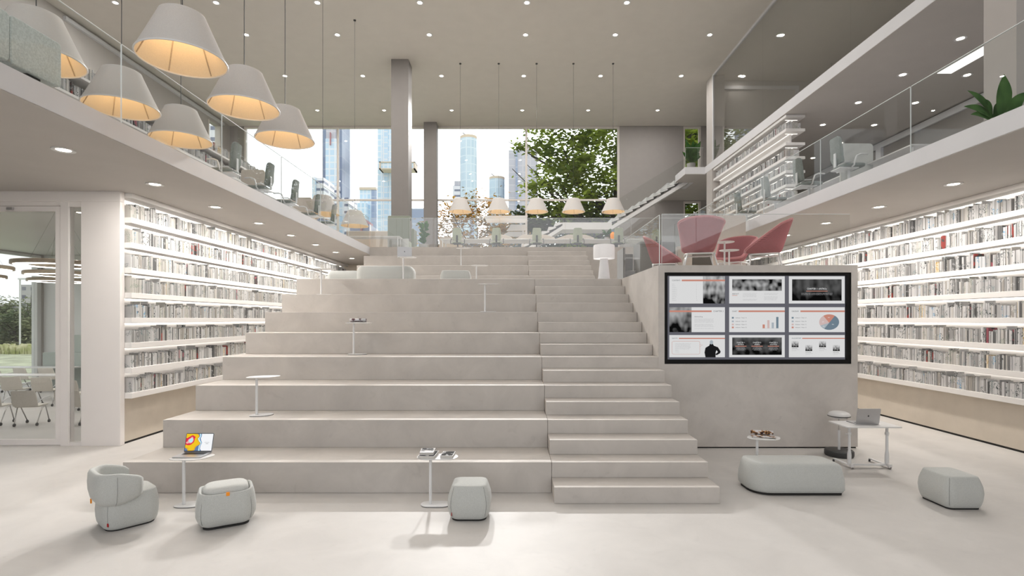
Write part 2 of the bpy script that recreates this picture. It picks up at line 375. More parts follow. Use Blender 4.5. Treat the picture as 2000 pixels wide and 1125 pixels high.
def wdot(v, a, b, lo, hi):
    d = N.new('ShaderNodeVectorMath'); d.operation = 'DOT_PRODUCT'; d.inputs[1].default_value = Vector(v).normalized(); L.new(nm.outputs[0], d.inputs[0])
    mr = N.new('ShaderNodeMapRange'); mr.interpolation_type = 'SMOOTHSTEP'; mr.inputs[1].default_value = a; mr.inputs[2].default_value = b; mr.inputs[3].default_value = lo; mr.inputs[4].default_value = hi
    L.new(d.outputs['Value'], mr.inputs[0]); return mr.outputs[0]
hz = wdot(SUNWARD, LOBE_A, LOBE_B, 0, SKY_LOBE)      # brighter sky around the veiled sun behind the far windows
zn = wdot((0, 0, 1), -.05, .9, SKY_HORIZON, SKY_ZENITH)
ad = N.new('ShaderNodeMath'); L.new(hz, ad.inputs[0]); L.new(zn, ad.inputs[1]); L.new(ad.outputs[0], bg.inputs['Strength'])
bg.inputs['Color'].default_value = (*SKY_COL, 1)

# ---------------------------------------------------------------- shell
def B(name, bx, m, label=None, cat=None, bevel=None):
    mb = MB()
    for b in bx: mb.box(*b)
    return struct(mb.build(name, M[m], bevel=bevel), label, cat)
XL, XR, YB, ZC = -16.7, 14.5, 31.0, 13.63
SX0, SX1, SXM = -5.07, 2.53, .5
B('floor', [(XL, XR, -7, YB, -.2, 0)], 'floor', 'pale poured floor running under the whole hall', 'floor')
B('ceiling', [(XL, XR, -7, YB, ZC, ZC+.3)], 'ceiling', 'high beige ceiling over the atrium', 'ceiling')
B('floor_balcony_left', [(XL, SX0, -7, 18.6, 4.54, 4.8)], 'fascia', 'upper floor slab on the left with a pale edge', 'balcony')
B('floor_balcony_right', [(6.06, XR, -7, 18.6, 4.54, 4.8)], 'fascia', 'upper floor slab on the right with a pale edge', 'balcony')
B('ceiling_left', [(-7.2, SX0-.004, -7, 18.6, 4.53, 4.5395), (-7.2, SX0, 18.6, 22, 4.53, 4.5395), (XL, -7.2, -7, 9.34, 4.53, 4.5395)], 'soffit')
B('ceiling_meeting_room', [(XL, -7.3, 9.62, 18.68, 4.53, 4.5395)], 'white')
B('ceiling_right', [(6.064, 8.76, -7, 18.6, 4.53, 4.5395), (6.06, 8.76, 18.6, 22, 4.53, 4.5395)], 'soffit')
B('floor_deck', [(XL, XR, 18.6, YB, 4.54, 4.8)], 'floor', 'upper deck behind the top of the steps', 'floor')
B('wall_deck', [(SX0, 6.02, 18.56, 18.6, 0, 4.8)], 'step', 'concrete front of the upper deck', 'wall')
B('floor_gallery', [(9.26, XR, -7, YB, 9.26, 9.6), (8.3, 9.26, 25.4, 26.95, 9.26, 9.6), (9.03, 9.26, 26.95, 28.35, 9.26, 9.6), (8.3, 9.26, 28.35, YB, 9.26, 9.6)], 'fascia', 'top gallery slab on the right', 'balcony')
B('ceiling_gallery', [(9.264, XR, -7, YB, 9.25, 9.2595), (8.304, 9.264, 25.404, 26.95, 9.25, 9.2595), (8.304, 9.264, 28.35, YB, 9.25, 9.2595)], 'soffit')
B('wall_left', [(-17, XL, -7, 9.5, -.2, 13.9), (-17, XL, 9.5, 18.66, 4.5, 13.9), (-17, XL, 18.66, 28.75, -.2, 13.9), (-17, XL, 29.95, 31.3, -.2, 13.9),
               (-17, XL, 28.75, 29.95, -.2, 4.8), (-17, XL, 28.75, 29.95, 13.2, 13.9)], 'paint')
B('wall_right', [(XR, 14.8, -7, 31.3, -.2, 13.9)], 'taupe')
B('wall_back', [(-17, -15.88, YB, 31.3, -.2, 13.9), (-15.88, XR, YB, 31.3, -.2, 4.8), (6.26, 10.03, YB, 31.3, 4.8, 13.9), (11.06, 14.8, YB, 31.3, 4.8, 13.9),
               (10.03, 11.06, YB, 31.3, 9.2, 9.6), (-15.88, 11.06, YB, 31.3, 13.62, 13.9)], 'wallend')
B('wall_corridor', [(-7.2, SX0, 22, 22.1, 0, 4.54), (6.02, 8.76, 22, 22.1, 0, 4.54)], 'base')
B('wall_meeting_room', [(XL, -7.3, 18.7, 18.85, 0, 4.53)], 'white')
B('wall_bookcase_left', [(-7.3, -7.22, 9.62, 22, 0, 4.53)], 'white')
B('wall_bookcase_right', [(8.78, 8.9, -7, 22, 0, 4.53)], 'white')
B('wall_plinth_left', [(-7.215, -7.02, 9.47, 22, .04, .825)], 'base', 'beige plinth under the bookcase on the left', 'wall')
B('wall_plinth_right', [(8.58, 8.775, -7, 22, .04, .825)], 'base', 'beige plinth under the bookcase on the right', 'wall')
B('baseboard_left', [(-7.2, -7.035, 9.47, 22, 0, .04)], 'black'); B('baseboard_right', [(8.595, 8.77, -7, 22, 0, .04)], 'black')
B('wall_portal', [(XL, -6.99, 9.35, 9.46, 4.35, 4.535), (-7.69, -6.99, 9.35, 9.46, 0, 4.35), (-7.69, -7.3, 9.46, 9.62, 0, 4.535), (XL, -7.3, 9.46, 9.62, 4.35, 4.535)], 'portal',
  'white wall with glazed doors in front of the meeting room', 'wall', bevel=.006)
B('wall_room_back', [(9.85, XR, 25.1, 25.2, 9.6, ZC)], 'soffit')
B('trim_1', [(XL, XL+.12, 19.5, 30.2, 13.36, 13.5)], 'fascia'); B('trim_2', [(9.86, 13.6, 25.02, 25.1, 13.2, 13.36), (13.45, 13.6, 25.02, 25.1, 9.6, 13.2)], 'fascia')
B('trim_3', [(XR-.08, XR, 5, 30, 8.98, 9.2), (XR-.1, XR, 20.6, 20.9, 4.8, 8.98)], 'fascia')
for nm_, bx, lb in (('column_1', (-5.34, -4.59, 23, 23.8, 4.8, ZC), 'square beige column standing on the deck, the nearer one, rising to the ceiling'),
                    ('column_2', (-5.17, -4.43, 30.35, 30.99, 4.8, ZC), 'square beige column at the window wall between the two big windows'),
                    ('column_3', (9.26, 9.84, 24.5, 25.2, 9.6, ZC), 'column at the corner of the gallery room'),
                    ('column_4', (7.56, 8.1, 7.9, 8.45, 4.8, 9.25), 'pale column on the right balcony at the picture edge')):
    B(nm_, [bx], 'taupe' if nm_ in ('column_1', 'column_2') else 'paint', lb, 'column')
B('column_5', [(9.26, 9.84, 24.5, 25.2, 4.8, 9.25)], 'paint', 'column below the gallery at the far end of the upper bookcase', 'column')
B('floor_terrain', [(-320, -17.05, -60, 420, -.6, -.25), (-17.05, 320, 36, 420, -.6, -.25), (14.85, 320, -60, 31.35, -.6, -.25)], 'lawn', 'lawn outside the building', 'lawn')
B('floor_reflector', [(-17.05, 320, 31.35, 36, -.6, -.25)], 'reflector', 'pale terrace added behind the back windows to lighten the ceiling', 'paving')  # unseen pale ground, added to bounce daylight up to the far ceiling
B('floor_forecourt', [(-17.05, 14.85, -60, -7.05, -.6, -.25)], 'paving', 'pale paving in front of the hall', 'paving')

# windows
def sempty(name):
    o = bpy.data.objects.new(name, None); COL.objects.link(o); o['kind'] = 'structure'; return o
def window(name, x0, x1, z0, z1, xs=(), zs=(), y=YB, w=.10):
    r = sempty(name)
    f = MB()
    f.box(x0, x0+w, y+.02, y+.2, z0, z1); f.box(x1-w, x1, y+.02, y+.2, z0, z1); f.box(x0+w, x1-w, y+.02, y+.2, z1-w, z1); f.box(x0+w, x1-w, y+.02, y+.2, z0, z0+w)
    f.build('frame', M['offw'], r)
    for x in xs: MB().box(x-.06, x+.06, y+.04, y+.18, z0+w, z1-w).build('mullion', M['offw'], r)
    for z in zs:
        q = MB(); ed = [x0+w]+[v for x in xs for v in (x-.06, x+.06)]+[x1-w]
        for a, b in zip(ed[::2], ed[1::2]): q.box(a, b, y+.05, y+.17, z-.05, z+.05)
        q.build('transom', M['offw'], r)
    MB().box(x0+w, x1-w, y+.10, y+.112, z0+w, z1-w).build('pane', M['win'], r)
    return r
window('window_1', -15.88, -4.8, 4.8, 13.62, (-10.37,), (9.29,))
window('window_2', -4.8, 6.26, 4.8, 13.62, (.77,), (9.29,))
window('window_3', 10.03, 11.06, 9.6, 13.62)
window('window_4', 10.03, 11.06, 4.8, 9.2)
r = sempty('window_5')      # exterior glazing of the meeting room
f = MB(); f.box(-16.95, -16.75, 18.5, 18.66, 0, 4.5); f.box(-16.95, -16.75, 9.5, 9.6, 0, 4.5); f.box(-16.95, -16.75, 9.6, 18.5, 4.42, 4.5); f.box(-16.95, -16.75, 9.6, 18.5, 0, .06)
f.build('frame', M['white'], r); MB().box(-16.86, -16.85, 9.6, 18.5, .06, 4.42).build('pane', M['win'], r)
r = sempty('window_6')
f = MB(); f.box(-16.95, -16.66, 28.75, 28.83, 4.8, 13.2); f.box(-16.95, -16.66, 29.87, 29.95, 4.8, 13.2); f.build('frame', M['offw'], r)
MB().box(-16.86, -16.85, 28.83, 29.87, 4.8, 13.2).build('pane', M['win'], r)

# meeting room doors
r = sempty('door_1')
f = MB(); f.box(-8.07, -7.93, 9.37, 9.50, 0, 4.35); f.box(-7.93, -7.69, 9.38, 9.48, 4.26, 4.35); f.box(-7.93, -7.69, 9.38, 9.48, 0, .06); f.box(-9.9, -8.07, 9.39, 9.5, 4.28, 4.35)
f.build('frame', M['portal'], r)
f = MB(); f.box(-8.165, -8.075, 9.375, 9.43, .02, 4.27); f.box(-9.9, -9.81, 9.375, 9.43, .02, 4.27); f.box(-9.81, -8.165, 9.375, 9.43, 4.18, 4.27); f.box(-9.81, -8.165, 9.375, 9.43, .02, .11)
lf = f.build('leaf', M['portal'], r); MB().box(-9.81, -8.165, 9.395, 9.405, .11, 4.18).build('pane', M['door'], lf)
MB().box(-9.0, -8.9, 9.33, 9.375, 4.2, 4.245).build('closer', M['alu'], lf)
MB().box(-7.93, -7.69, 9.41, 9.42, .06, 4.26).build('side_pane', M['door'], r)
f = MB(); f.box(-16.7, -9.95, 9.42, 9.43, .06, 4.35); f.build('fixed_pane', M['door'], r)

# ---------------------------------------------------------------- media block with screen recess
def blk():
    mb = MB(); x0, x1, y0, y1, z0, z1 = SX1+.004, 6.02, 9.19, 18.555, .024, 3.2
    rx0, rx1, rz0, rz1, d = 2.644, 5.91, 1.473, 3.074, .12
    mb.box(x0, x1, y0+d, y1, z0, z1)
    mb.box(x0, rx0, y0, y0+d, z0, z1); mb.box(rx1, x1, y0, y0+d, z0, z1); mb.box(rx0, rx1, y0, y0+d, rz1, z1); mb.box(rx0, rx1, y0, y0+d, z0, rz0)
    return struct(mb.build('wall_media', M['block']), 'smooth concrete block carrying the big screen', 'wall')
blk(); B('baseboard_media', [(SX1+.02, 6.0, 9.21, 18.5, 0, .024)], 'black')

# ---------------------------------------------------------------- amphitheatre
RY, RT = 6.435, .391
st = thing('seating_steps', 'broad beige concrete seating steps with stairs, rising in the middle of the hall', 'steps', (0, 0, 0))
for j in range(8):
    y = RY+RT*(2*j+1)
    MB().box(SX0, SXM-.003, y, 18.55, .4*j, .4*(j+1)).build('tier', M['step'], st, bevel=.006)
for k in range(16):
    y = RY+RT*k
    MB().box(SXM, SX1, y, 18.55, .2*k, .2*(k+1)).build('step', M['step'], st, bevel=.006)
for j in range(3):
    y = 15.88+RT*(2*j+1)
    MB().box(SX0, SXM-.003, y, 18.55, 3.2+.4*j, 3.6+.4*j).build('tier', M['step'], st, bevel=.006)
for k in range(7):
    y = 15.88+RT*k
    MB().box(SXM, SX1, y, 18.55, 3.2+.2*k, 3.4+.2*k).build('step', M['step'], st, bevel=.006)

# ---------------------------------------------------------------- bookcases
def bookcase(label, xf, xb, y0, y1):
    r = thing('bookcase', label, 'bookcase', (xb, y0, .826))
    s = 1 if xf > xb else -1; d = xf-xb; Lq = y1-y0
    lo, hi = sorted((0, d))
    bp = sorted((-.015*s, 0)); MB().box(bp[0], bp[1], 0, Lq, -.0, 3.70).build('back_panel', M['shelf'], r)
    for k in range(9):
        MB().box(lo, hi, 0, Lq, .452*k, .452*k+(.1 if k < 8 else .086)).build('shelf', M['shelf'], r, bevel=.004)
        if k:
            a = sorted((.012*s, .045*s)); MB().box(a[0], a[1], .04, Lq-.04, .452*k-.014, .452*k-.002).build('led_strip', M['led'], r)
    return r
bookcase('long white lit bookcase in the wall to the left of the steps', -6.87, -7.2, 9.465, 21.9)
bookcase('long white lit bookcase in the wall to the right of the screen block', 8.45, 8.77, 4.0, 21.9)
r = thing('bookcase', 'white double-sided lit bookcase standing on the right balcony under the gallery', 'bookcase', (9.3, 17.94, 4.8))
MB().box(.30, .36, .32, 6.5, 0, 4.44).build('back_panel', M['shelf'], r)
for k in range(10):
    z = 4.44-.475*k
    MB().box(0, .66, 0, 6.5, z-.094, z).build('shelf', M['shelf'], r, bevel=.004)
    if k < 9:
        q = MB(); q.box(.255, .285, .3, 6.45, z-.108, z-.096); q.box(.375, .405, .3, 6.45, z-.108, z-.096); q.box(.12, .54, .26, .29, z-.108, z-.096); q.build('led_strip', M['led2'], r)
r = thing('bookcase', 'low white bookcase with a single row of books in view along the left balcony', 'bookcase', (-9.0, 8.4, 4.8))
MB().box(0, .03, 0, 9.6, 0, 2.3).build('back_panel', M['shelf'], r)
for k in range(6): MB().box(.03, .4, 0, 9.6, .45*k, .45*k+.05).build('shelf', M['shelf'], r)

# ---------------------------------------------------------------- balustrades
def balustrade(label, axis, c, ends, z0, z1, ch=.05):
    r = thing('glass_balustrade', label, 'balustrade', (0, 0, 0))
    for a, b in zip(ends, ends[1:]):
        a += .012; b -= .012
        p = MB()
        if axis == 'y': p.box(c-.006, c+.006, a, b, z0, z1)
        else: p.box(a, b, c-.006, c+.006, z0, z1)
        pn = p.build('glass_panel', M['rail' if axis == 'y' else 'railf'], r)
        e = MB()
        if axis == 'y':
            e.box(c-.008, c+.008, a-.004, a, z0, z1); e.box(c-.008, c+.008, a, b, z1, z1+.008)
        else:
            e.box(a-.004, a, c-.008, c+.008, z0, z1); e.box(a, b, c-.008, c+.008, z1, z1+.008)
        e.build('polished_edge', M['glassedge'], pn)
    return r
balustrade('frameless glass balustrade along the left balcony edge', 'y', -5.10, [-2.6, -.25, 2.11, 4.47, 6.83, 9.19, 11.55, 13.9, 16.27, 18.58], 4.801, 5.83)
balustrade('frameless glass balustrade along the right balcony edge', 'y', 6.10, [-1.4, .95, 3.32, 5.69, 8.06, 10.43, 12.8, 15.17, 17.54, 18.58], 4.801, 5.82)
balustrade('frameless glass balustrade across the front of the upper deck', 'x', 18.63, [-5.05, -2.8, -.48, 1.84, 4.16, 6.05], 4.801, 5.83)
balustrade('short glass balustrade above the big screen', 'x', 9.25, [2.60, 5.93], 3.201, 4.10)
balustrade('glass balustrade beside the stairs on the left side of the screen block', 'y', 2.58, [9.27, 12.25], 3.201, 4.09)
g = thing('glass_partition', 'tall glass front of the gallery room at the top right', 'partition', (9.3, 0, 9.6))
for a, b in zip([3, 6.5, 10, 14.5, 19.6], [6.49, 9.99, 14.49, 19.59, 24.5]): MB().box(-.006, .006, a, b, 0, 4.02).build('glass_panel', M['door'], g)
MB().box(-.04, .03, -6, 24.5, 3.93, 4.03).build('top_rail', M['fascia'], g); MB().box(-.03, .03, 24.42, 24.5, 0, 3.93).build('end_post', M['fascia'], g)

# ---------------------------------------------------------------- lights in the ceilings
dl = thing('downlight', 'x', 'ceiling light', (0, 0, 0), group='recessed downlights')
MB().lathe([(.085, 0), (.135, 0), (.135, -.012), (.12, -.016), (.085, -.006), (.085, 0)], n=20, cap0=False, cap1=False).build('rim', M['white'], dl, smooth=40)
MB().lathe([(.084, -.004), (.001, -.004)], n=16, cap0=False).build('lens', M['down'], dl)
used = []; LD = {}
for nm_, W_ in (('high', W_HIGH), ('mid', W_HIGH*.42), ('low', W_HIGH*.4), ('near', W_NEAR), ('left', W_SOFFIT), ('gal', W_GAL), ('room', W_ROOM), ('meet', W_MEET)):
    li = bpy.data.lights.new('downlight_'+nm_, 'AREA'); li.shape = 'DISK'; li.size = .16; li.energy = W_; li.color = (1, .955, .90) if nm_ == 'left' else (1, .97, .945); LD[nm_] = li
def downlight(x, y, z, label, group, ld='high'):
    if not used: dl.location = (x, y, z-.001); dl['label'] = label; dl['group'] = group; used.append(1); o = dl
    else: o = dup(dl, (x, y, z-.001), 0, label, group)
    for ch in list(o.children):
        if ch.type == 'LIGHT': bpy.data.objects.remove(ch)
    lo = bpy.data.objects.new('light', LD[ld]); COL.objects.link(lo); lo.parent = o; lo.location = (0, 0, -.02)
    return o
COLS = [-14.3, -10.68, -7.04, -3.36, .49, 4.08, 7.86]
for ri, (y, xs) in enumerate(((18.9, COLS[:6]), (21.04, COLS[1:]), (24.6, COLS[1:]), (28.65, COLS[1:]))):
    for ci, x in enumerate(xs):
        o = downlight(x, y, ZC, f'recessed downlight, {ordinal(ci+1)} from the left in the {ordinal(ri+1)} row of the high ceiling', 'downlights in the high ceiling', ('high', 'mid', 'mid', 'low')[ri])
        if ri == 3 and ci in (2, 3):                                   # strong spots added under two far downlights to light the floor and cast shadows
            li = bpy.data.lights.new('added_floor_spot', 'SPOT'); li.energy = W_SPOT; li.spot_size = math.radians(46); li.spot_blend = .8; li.shadow_soft_size = .42; li.color = (1, .985, .97)
            lo = bpy.data.objects.new('added_spot', li); COL.objects.link(lo); lo.parent = o; lo.location = (0, 0, -.05)
            lo.rotation_euler = (Vector((x*.5, 4.2, 0))-Vector((x, y, ZC))).to_track_quat('-Z', 'Y').to_euler()
for ri, y in enumerate((15.2, 11.5, 7.8, 4.1)):  # rows added out of view to brighten the floor and treads
    for ci, x in enumerate(COLS[2:]):
        downlight(x, y, ZC, f'added unseen downlight of the high ceiling above the {("upper steps", "middle steps", "lower steps", "open floor")[ri]}, {ordinal(ci+1)} from the left', 'added unseen downlights over the steps', 'near')
for i in range(8): downlight(-6.03, 7.05+1.8*i, 4.53, f'recessed downlight above the bookcase on the left, {ordinal(i+1)} one going away', 'downlights under the left balcony', 'left')
for i in range(5): downlight(7.4, 8.84+1.8*i, 4.53, f'recessed downlight above the bookcase on the right, {ordinal(i+1)} one going away', 'downlights under the right balcony', 'left')
for i in range(4): downlight(11.14, 13.1+1.94*i, 9.25, f'recessed downlight under the gallery near the white strip light, {ordinal(i+1)} one going away', 'downlights under the gallery', 'gal')
for i in range(5): downlight(13.0, 15.06+1.94*i, 9.25, f'recessed downlight under the gallery along the outer wall, {ordinal(i+1)} one going away', 'downlights under the gallery', 'gal')
for i in range(4): downlight(-9.2-1.9*(i % 2), 11.2+3.2*(i//2), 4.53, f'recessed downlight in the meeting room ceiling, {ordinal(i+1)} of four', 'downlights in the meeting room', 'meet')
downlight(10.66, 21.08, ZC, 'recessed downlight in the gallery room, the nearer of two', 'downlights in the gallery room', 'room')
downlight(10.62, 24.6, ZC, 'recessed downlight in the gallery room beside the corner column', 'downlights in the gallery room', 'room')
tag(MB().box(12.05, 12.45, 5.5, 14.95, 9.235, 9.249).build('strip_light', M['linear']), 'long white strip light set in the ceiling under the gallery', 'strip light')

# pendant lamps
def shade_parts(root, r=.513, h=.58, k=.50):
    rings = []
    n = 40
    def ring(rr, z): return [(rr*math.cos(2*PI*i/n), rr*math.sin(2*PI*i/n), z) for i in range(n)]
    out = MB().loft([ring(r, 0), ring(r*.86, h*.27), ring(r*.72, h*.55), ring(r*k*1.09, h*.90), ring(r*k*1.03, h*.97), ring(r*k*.9, h), ring(.03, h)], False, True)
    sh = out.build('lamp_shade', M['shade'], root, smooth=50)
    inn = MB().loft([ring(r*.985, .004), ring(r*.84, h*.28), ring(r*k*1.05, h*.88), ring(.03, h*.9)], False, True)
    inn.build('lining', M['shadein'], sh, smooth=50)
    rim = MB().tube(ring(r*.992, 0), .011, 6, close=True); rim.build('rim', M['white'], sh, smooth=60)
    q = MB()
    for a in range(6):
        t = 2*PI*a/6+.35; c, s_ = math.cos(t), math.sin(t)
        q.tube([(r*.965*c, r*.965*s_, .012), (r*.82*c, r*.82*s_, h*.28), (r*k*1.02*c, r*k*1.02*s_, h*.87)], .008, 5)
    q.build('rib', M['wood'], sh)
    b = MB().ball((0, 0, h*.62), .06, 12).build('bulb', M['bulb'], root, smooth=60)
lp = thing('pendant_lamp', 'x', 'pendant lamp', (0, 0, 0)); shade_parts(lp)
lp2 = None
def pend(x, y, z, label, group, first=[]):
    global lp2
    if not first:
        first.append(1); o = lp; o.location = (x, y, z); o['label'] = label; o['group'] = group
    else: o = dup(lp, (x, y, z), 0, label, group)
    for ch in list(o.children):
        if ch.name.startswith(('cord', 'canopy', 'lamp_light')): bpy.data.objects.remove(ch)
    MB().tube([(0, 0, .56), (0, 0, ZC-z-.02)], .006, 6).build('cord', M['dark'], o)
    MB().lathe([(.05, ZC-z), (.05, ZC-z-.03), (.012, ZC-z-.045)], n=12).build('canopy', M['dark'], o)
    li = bpy.data.lights.new('lamp_light', 'POINT'); li.energy = LAMP_W; li.color = (1, .70, .40); li.shadow_soft_size = .07
    lo = bpy.data.objects.new('lamp_light', li); COL.objects.link(lo); lo.parent = o; lo.location = (0, 0, .30)
    return o
GA, GB = 'large linen pendant lamps over the hall', 'linen pendant lamps over the deck table'
pend(-4.21, 6.69, 5.56, 'biggest linen pendant lamp, hanging clear of the balcony glass over the hall', GA)
pend(-4.21, 8.23, 5.56, 'linen pendant lamp in the hall, second of three before the left balcony glass', GA)
pend(-4.21, 9.70, 5.56, 'linen pendant lamp in the hall, farthest of three before the left balcony glass', GA)
pend(-6.07, 6.69, 5.56, 'linen pendant lamp half hidden behind the grey acoustic panels on the left balcony', GA)
pend(-6.13, 8.23, 5.56, 'linen pendant lamp behind the left balcony glass, just past the acoustic panels', GA)
pend(-6.13, 9.70, 5.56, 'linen pendant lamp behind the left balcony glass, beside the first office chair', GA)
pend(-6.07, 16.75, 5.60, 'linen pendant lamp peeping out behind the beige desk screen on the left balcony', GA)
pend(-6.03, 20.0, 5.80, 'single linen pendant lamp beyond the left balcony in front of the city view', GA)
for i, x in enumerate((899, 974, 1048, 1120, 1197.5)):
    pend((x-CX)*23.4/F, 23.4, 7.03, f'linen pendant lamp over the long deck table, {ordinal(i+1)} from the left of five', GB)
# ---------------------------------------------------------------- books
BOOKS = []       # (x spine, y, z, thickness, height, depth, side, colour index, shelf name, order)
def pick(): return random.choices(range(len(SPINES)), SPW)[0]
def fill(xs, side, y0, y1, z, wall, shelf, hmax=.315, gap=.12, big=.10):
    y = y0; n = 0; run = 0; ch = None; rh = .24
    while y < y1-.06:
        if run <= 0:
            run = random.randint(1, 6); rh = random.uniform(.205, .275); ch = pick() if random.random() < .45 else None
            if random.random() < big: t = random.uniform(.012, .03); hh = hmax; c = 0
            else: t = None
            if random.random() < gap: y += random.uniform(.01, .07)
        run -= 1
        if t is None:
            t_ = random.choice((.014, .018, .022, .026, .032, .040, .05)); h = rh*random.uniform(.95, 1.05); c = ch if ch is not None and random.random() < .7 else pick()
        else: t_, h, c = t, hmax*random.uniform(.94, 1), random.choice((0, 0, 1, 2, 3)); t = None; run = random.randint(2, 6)
        d = random.uniform(.15, .20)
        BOOKS.append([xs+side*-random.uniform(0, .02), y, z, t_-.0015, min(h, hmax), d, side, c, wall, shelf, 0]); y += t_; n += 1
SHN = ['top shelf', 'second shelf', 'third shelf', 'fourth shelf', 'fifth shelf', 'sixth shelf', 'seventh shelf', 'lowest shelf']
for k in range(8):
    z = .826+.452*k+.1005
    fill(-6.90, 1, 9.50, 21.8, z, 'left', 7-k)
    fill(8.48, -1, 4.2, 21.8, z, 'right', 7-k, big=.16)
for k in range(1, 10):
    if k == 2: continue
    z = 9.24-.475*k+.0005
    fill(9.34, -1, 18.02, 24.3, z, 'gallery', k, hmax=.30)
fill(-8.64, 1, 8.5, 17.9, 4.8+2.301, 'balcony', 0, hmax=.30); fill(-8.64, 1, 8.5, 17.9, 4.8+1.851, 'balcony', 1, hmax=.30)
def px(b):
    return CX+F*b[0]/b[1]
seen = [b for b in BOOKS if 0 < px(b) < 1999 and b[8] in ('left', 'right')]
def area(b): return b[4]*(F/b[1])*abs(px(b)-(CX+F*b[0]/(b[1]+b[3])))
# the steps hide the lower far books of the left wall, the screen block those of the right wall
def hidden(b):
    if b[8] == 'right': return px(b) < 1676 and CY-F*(b[2]-H)/b[1] > 515
    for j in range(8):
        yf = RY+RT*(2*j+1)
        if px(b) > CX+F*SX0/yf and CY-F*(b[2]-H+.1)/b[1] > CY-F*(.4*(j+1)-H)/yf: return True
    return False
seen = [b for b in seen if not hidden(b)]
seen.sort(key=area, reverse=True)
single = seen[:300]
for b in single: b[10] = 1
def book_mesh(mb, b, local=True):
    x, y, z, t, h, d, s, c = b[:8]; m = SPINES[c][1]
    if local: x = y = z = 0
    x0, x1 = sorted((x, x-s*d))
    mb.box(x0, x1, y, y+t, z, z+h, m)
# numbering along each shelf, counted from the end that is in view
for wall in ('left', 'right'):
    for sh in range(8):
        row = sorted([b for b in BOOKS if b[8] == wall and b[9] == sh and 0 < px(b) < 1999], key=lambda b: b[1])
        for i, b in enumerate(row): b.append(i+1)
for b in single:
    x, y, z, t, h, d, s, c, wall, sh = b[:10]
    q = MB(); e = min(.0022, t*.16); x1 = -s*d
    def bx(xa, xb, ya, yb): q.box(min(xa, xb), max(xa, xb), ya, yb, 0, h)
    bx(0, -s*.003, 0, t); bx(-s*.003, x1, 0, e); bx(-s*.003, x1, t-e, t)
    o = q.build('book', SPINES[c][1], loc=(x, y, z))
    size = 'tall' if h > .28 else 'small' if h < .215 else ''
    thick = 'thin' if t < .019 else 'thick' if t > .037 else ''
    adj = ' '.join(v for v in (size, thick) if v)
    ref = 'white pillar' if wall == 'left' else "photo's right edge"
    tag(o, f"{adj+' ' if adj else ''}{SPINES[c][0]} book, {ordinal(b[-1])} from {ref}, {SHN[sh]}, {wall} bookcase", 'book', f'books on the {SHN[sh]} of the {wall} bookcase')
    a, c_ = sorted((-s*.0035, x1+s*.004))
    MB().box(a, c_, e+.0003, t-e-.0003, .003, h-.004).build('pages', M['page'], o)
q = MB()
for b in BOOKS:
    if not b[10]: book_mesh(q, b, False)
# ends of the rows seen face-on: the near end of the gallery bookcase
for k in range(1, 10):
    if k == 2: continue
    z = 9.24-.475*k+.0005; x = 9.40
    for i in range(4):
        wd = random.uniform(.06, .15); c = random.choice((2, 3, 4, 0, 5))
        if x+wd > 9.94: break
        q.box(x, x+wd-.004, 17.97, 18.012, z, z+random.uniform(.17, .27), SPINES[c][1]); x += wd
o = q.build('books', None); tag(o, 'the many remaining grey and white books filling the far ends of all the lit bookcases', 'books', 'books in the bookcases', 'stuff')

# ---------------------------------------------------------------- soft seating
def rrect4(hx, hy, rs, n=6):
    out = []
    for (sx, sy, a0), r in zip(((1, 1, 0), (-1, 1, PI/2), (-1, -1, PI), (1, -1, 3*PI/2)), rs):
        r = max(.02, min(r, hx*.99, hy*.99))
        for i in range(n+1):
            a = a0+PI/2*i/n; out.append((sx*(hx-r)+r*math.cos(a), sy*(hy-r)+r*math.sin(a)))
    return out
def pebble(hx, hy, h, r, bulge=.02, top=.03, z0=.014, edge=.012, crown=.012, n=7):
    P = [(z0, -.036), (z0+.012, -.018), (z0+.04, -.004), (h*.28, bulge*.55), (h*.48, bulge), (h*.68, bulge*.55), (h*.86, -top*.45), (h-edge*1.2, -top), (h-edge*.3, -top-edge*.55), (h+.002, -top-edge*2.2)]
    R = []
    for z, o in P: R.append([(x, y, z) for x, y in rrect(hx+o, hy+o, max(r+o, .03), n)])
    o = -top-edge*2.2
    for sc in (.8, .5, .2): R.append([(x*sc, y*sc, h+.002+crown*(1-sc*sc)) for x, y in rrect(hx+o, hy+o, max(r+o, .03), n)])
    return MB().loft(R)
def plinth(hx, hy, r, parent):
    MB().loft([[(x, y, 0) for x, y in rrect(hx, hy, r, 7)], [(x, y, .02) for x, y in rrect(hx, hy, r, 7)]]).build('foot_ring', M['black'], parent)
def seams(hx, hy, h, r, bulge, top, parent, corners=((-1, -1), (1, -1))):
    for sx, sy in corners:
        def p(z, o): return (sx*(hx-r+(r+o-.0003)*.66), sy*(hy-r+(r+o-.0003)*.751), z)
        MB().tube([p(.05, -.004), p(h*.28, bulge*.55), p(h*.38, bulge*.82), p(h*.48, bulge), p(h*.58, bulge*.82), p(h*.68, bulge*.55), p(h*.86, -top*.45), p(h-.014, -top)], .0022, 5).build('seam', M['seam'], parent)
M['seam'] = mat('seam_thread', (.20, .205, .195), .9, var=.05, scale=40)
def pouf(name, label, loc, rz, hx, hy, h, r, tagpos=None, felt='grey', group=None, top=.03, bulge=.02):
    t = thing(name, label, 'pouf' if name == 'pouf' else 'bench', loc, rz, group)
    pebble(hx, hy, h, r, bulge, top).build('cushion_body', M[felt], t, smooth=50); plinth(hx-.03, hy-.03, max(r-.03, .05), t)
    if tagpos:
        x, y = tagpos; MB().box(x-.004, x+.004, y-.004, y+.003, .065, .10).build('tag', M['red'], t)
    return t
p = pouf('pouf', 'pale grey felt cube pouf standing in front of the white table with books', (-.50, 6.07, 0), 0, .225, .22, .385, .12, (-.188, -.207), top=.028, bulge=.022)
seams(.225, .22, .385, .12, .022, .028, p)
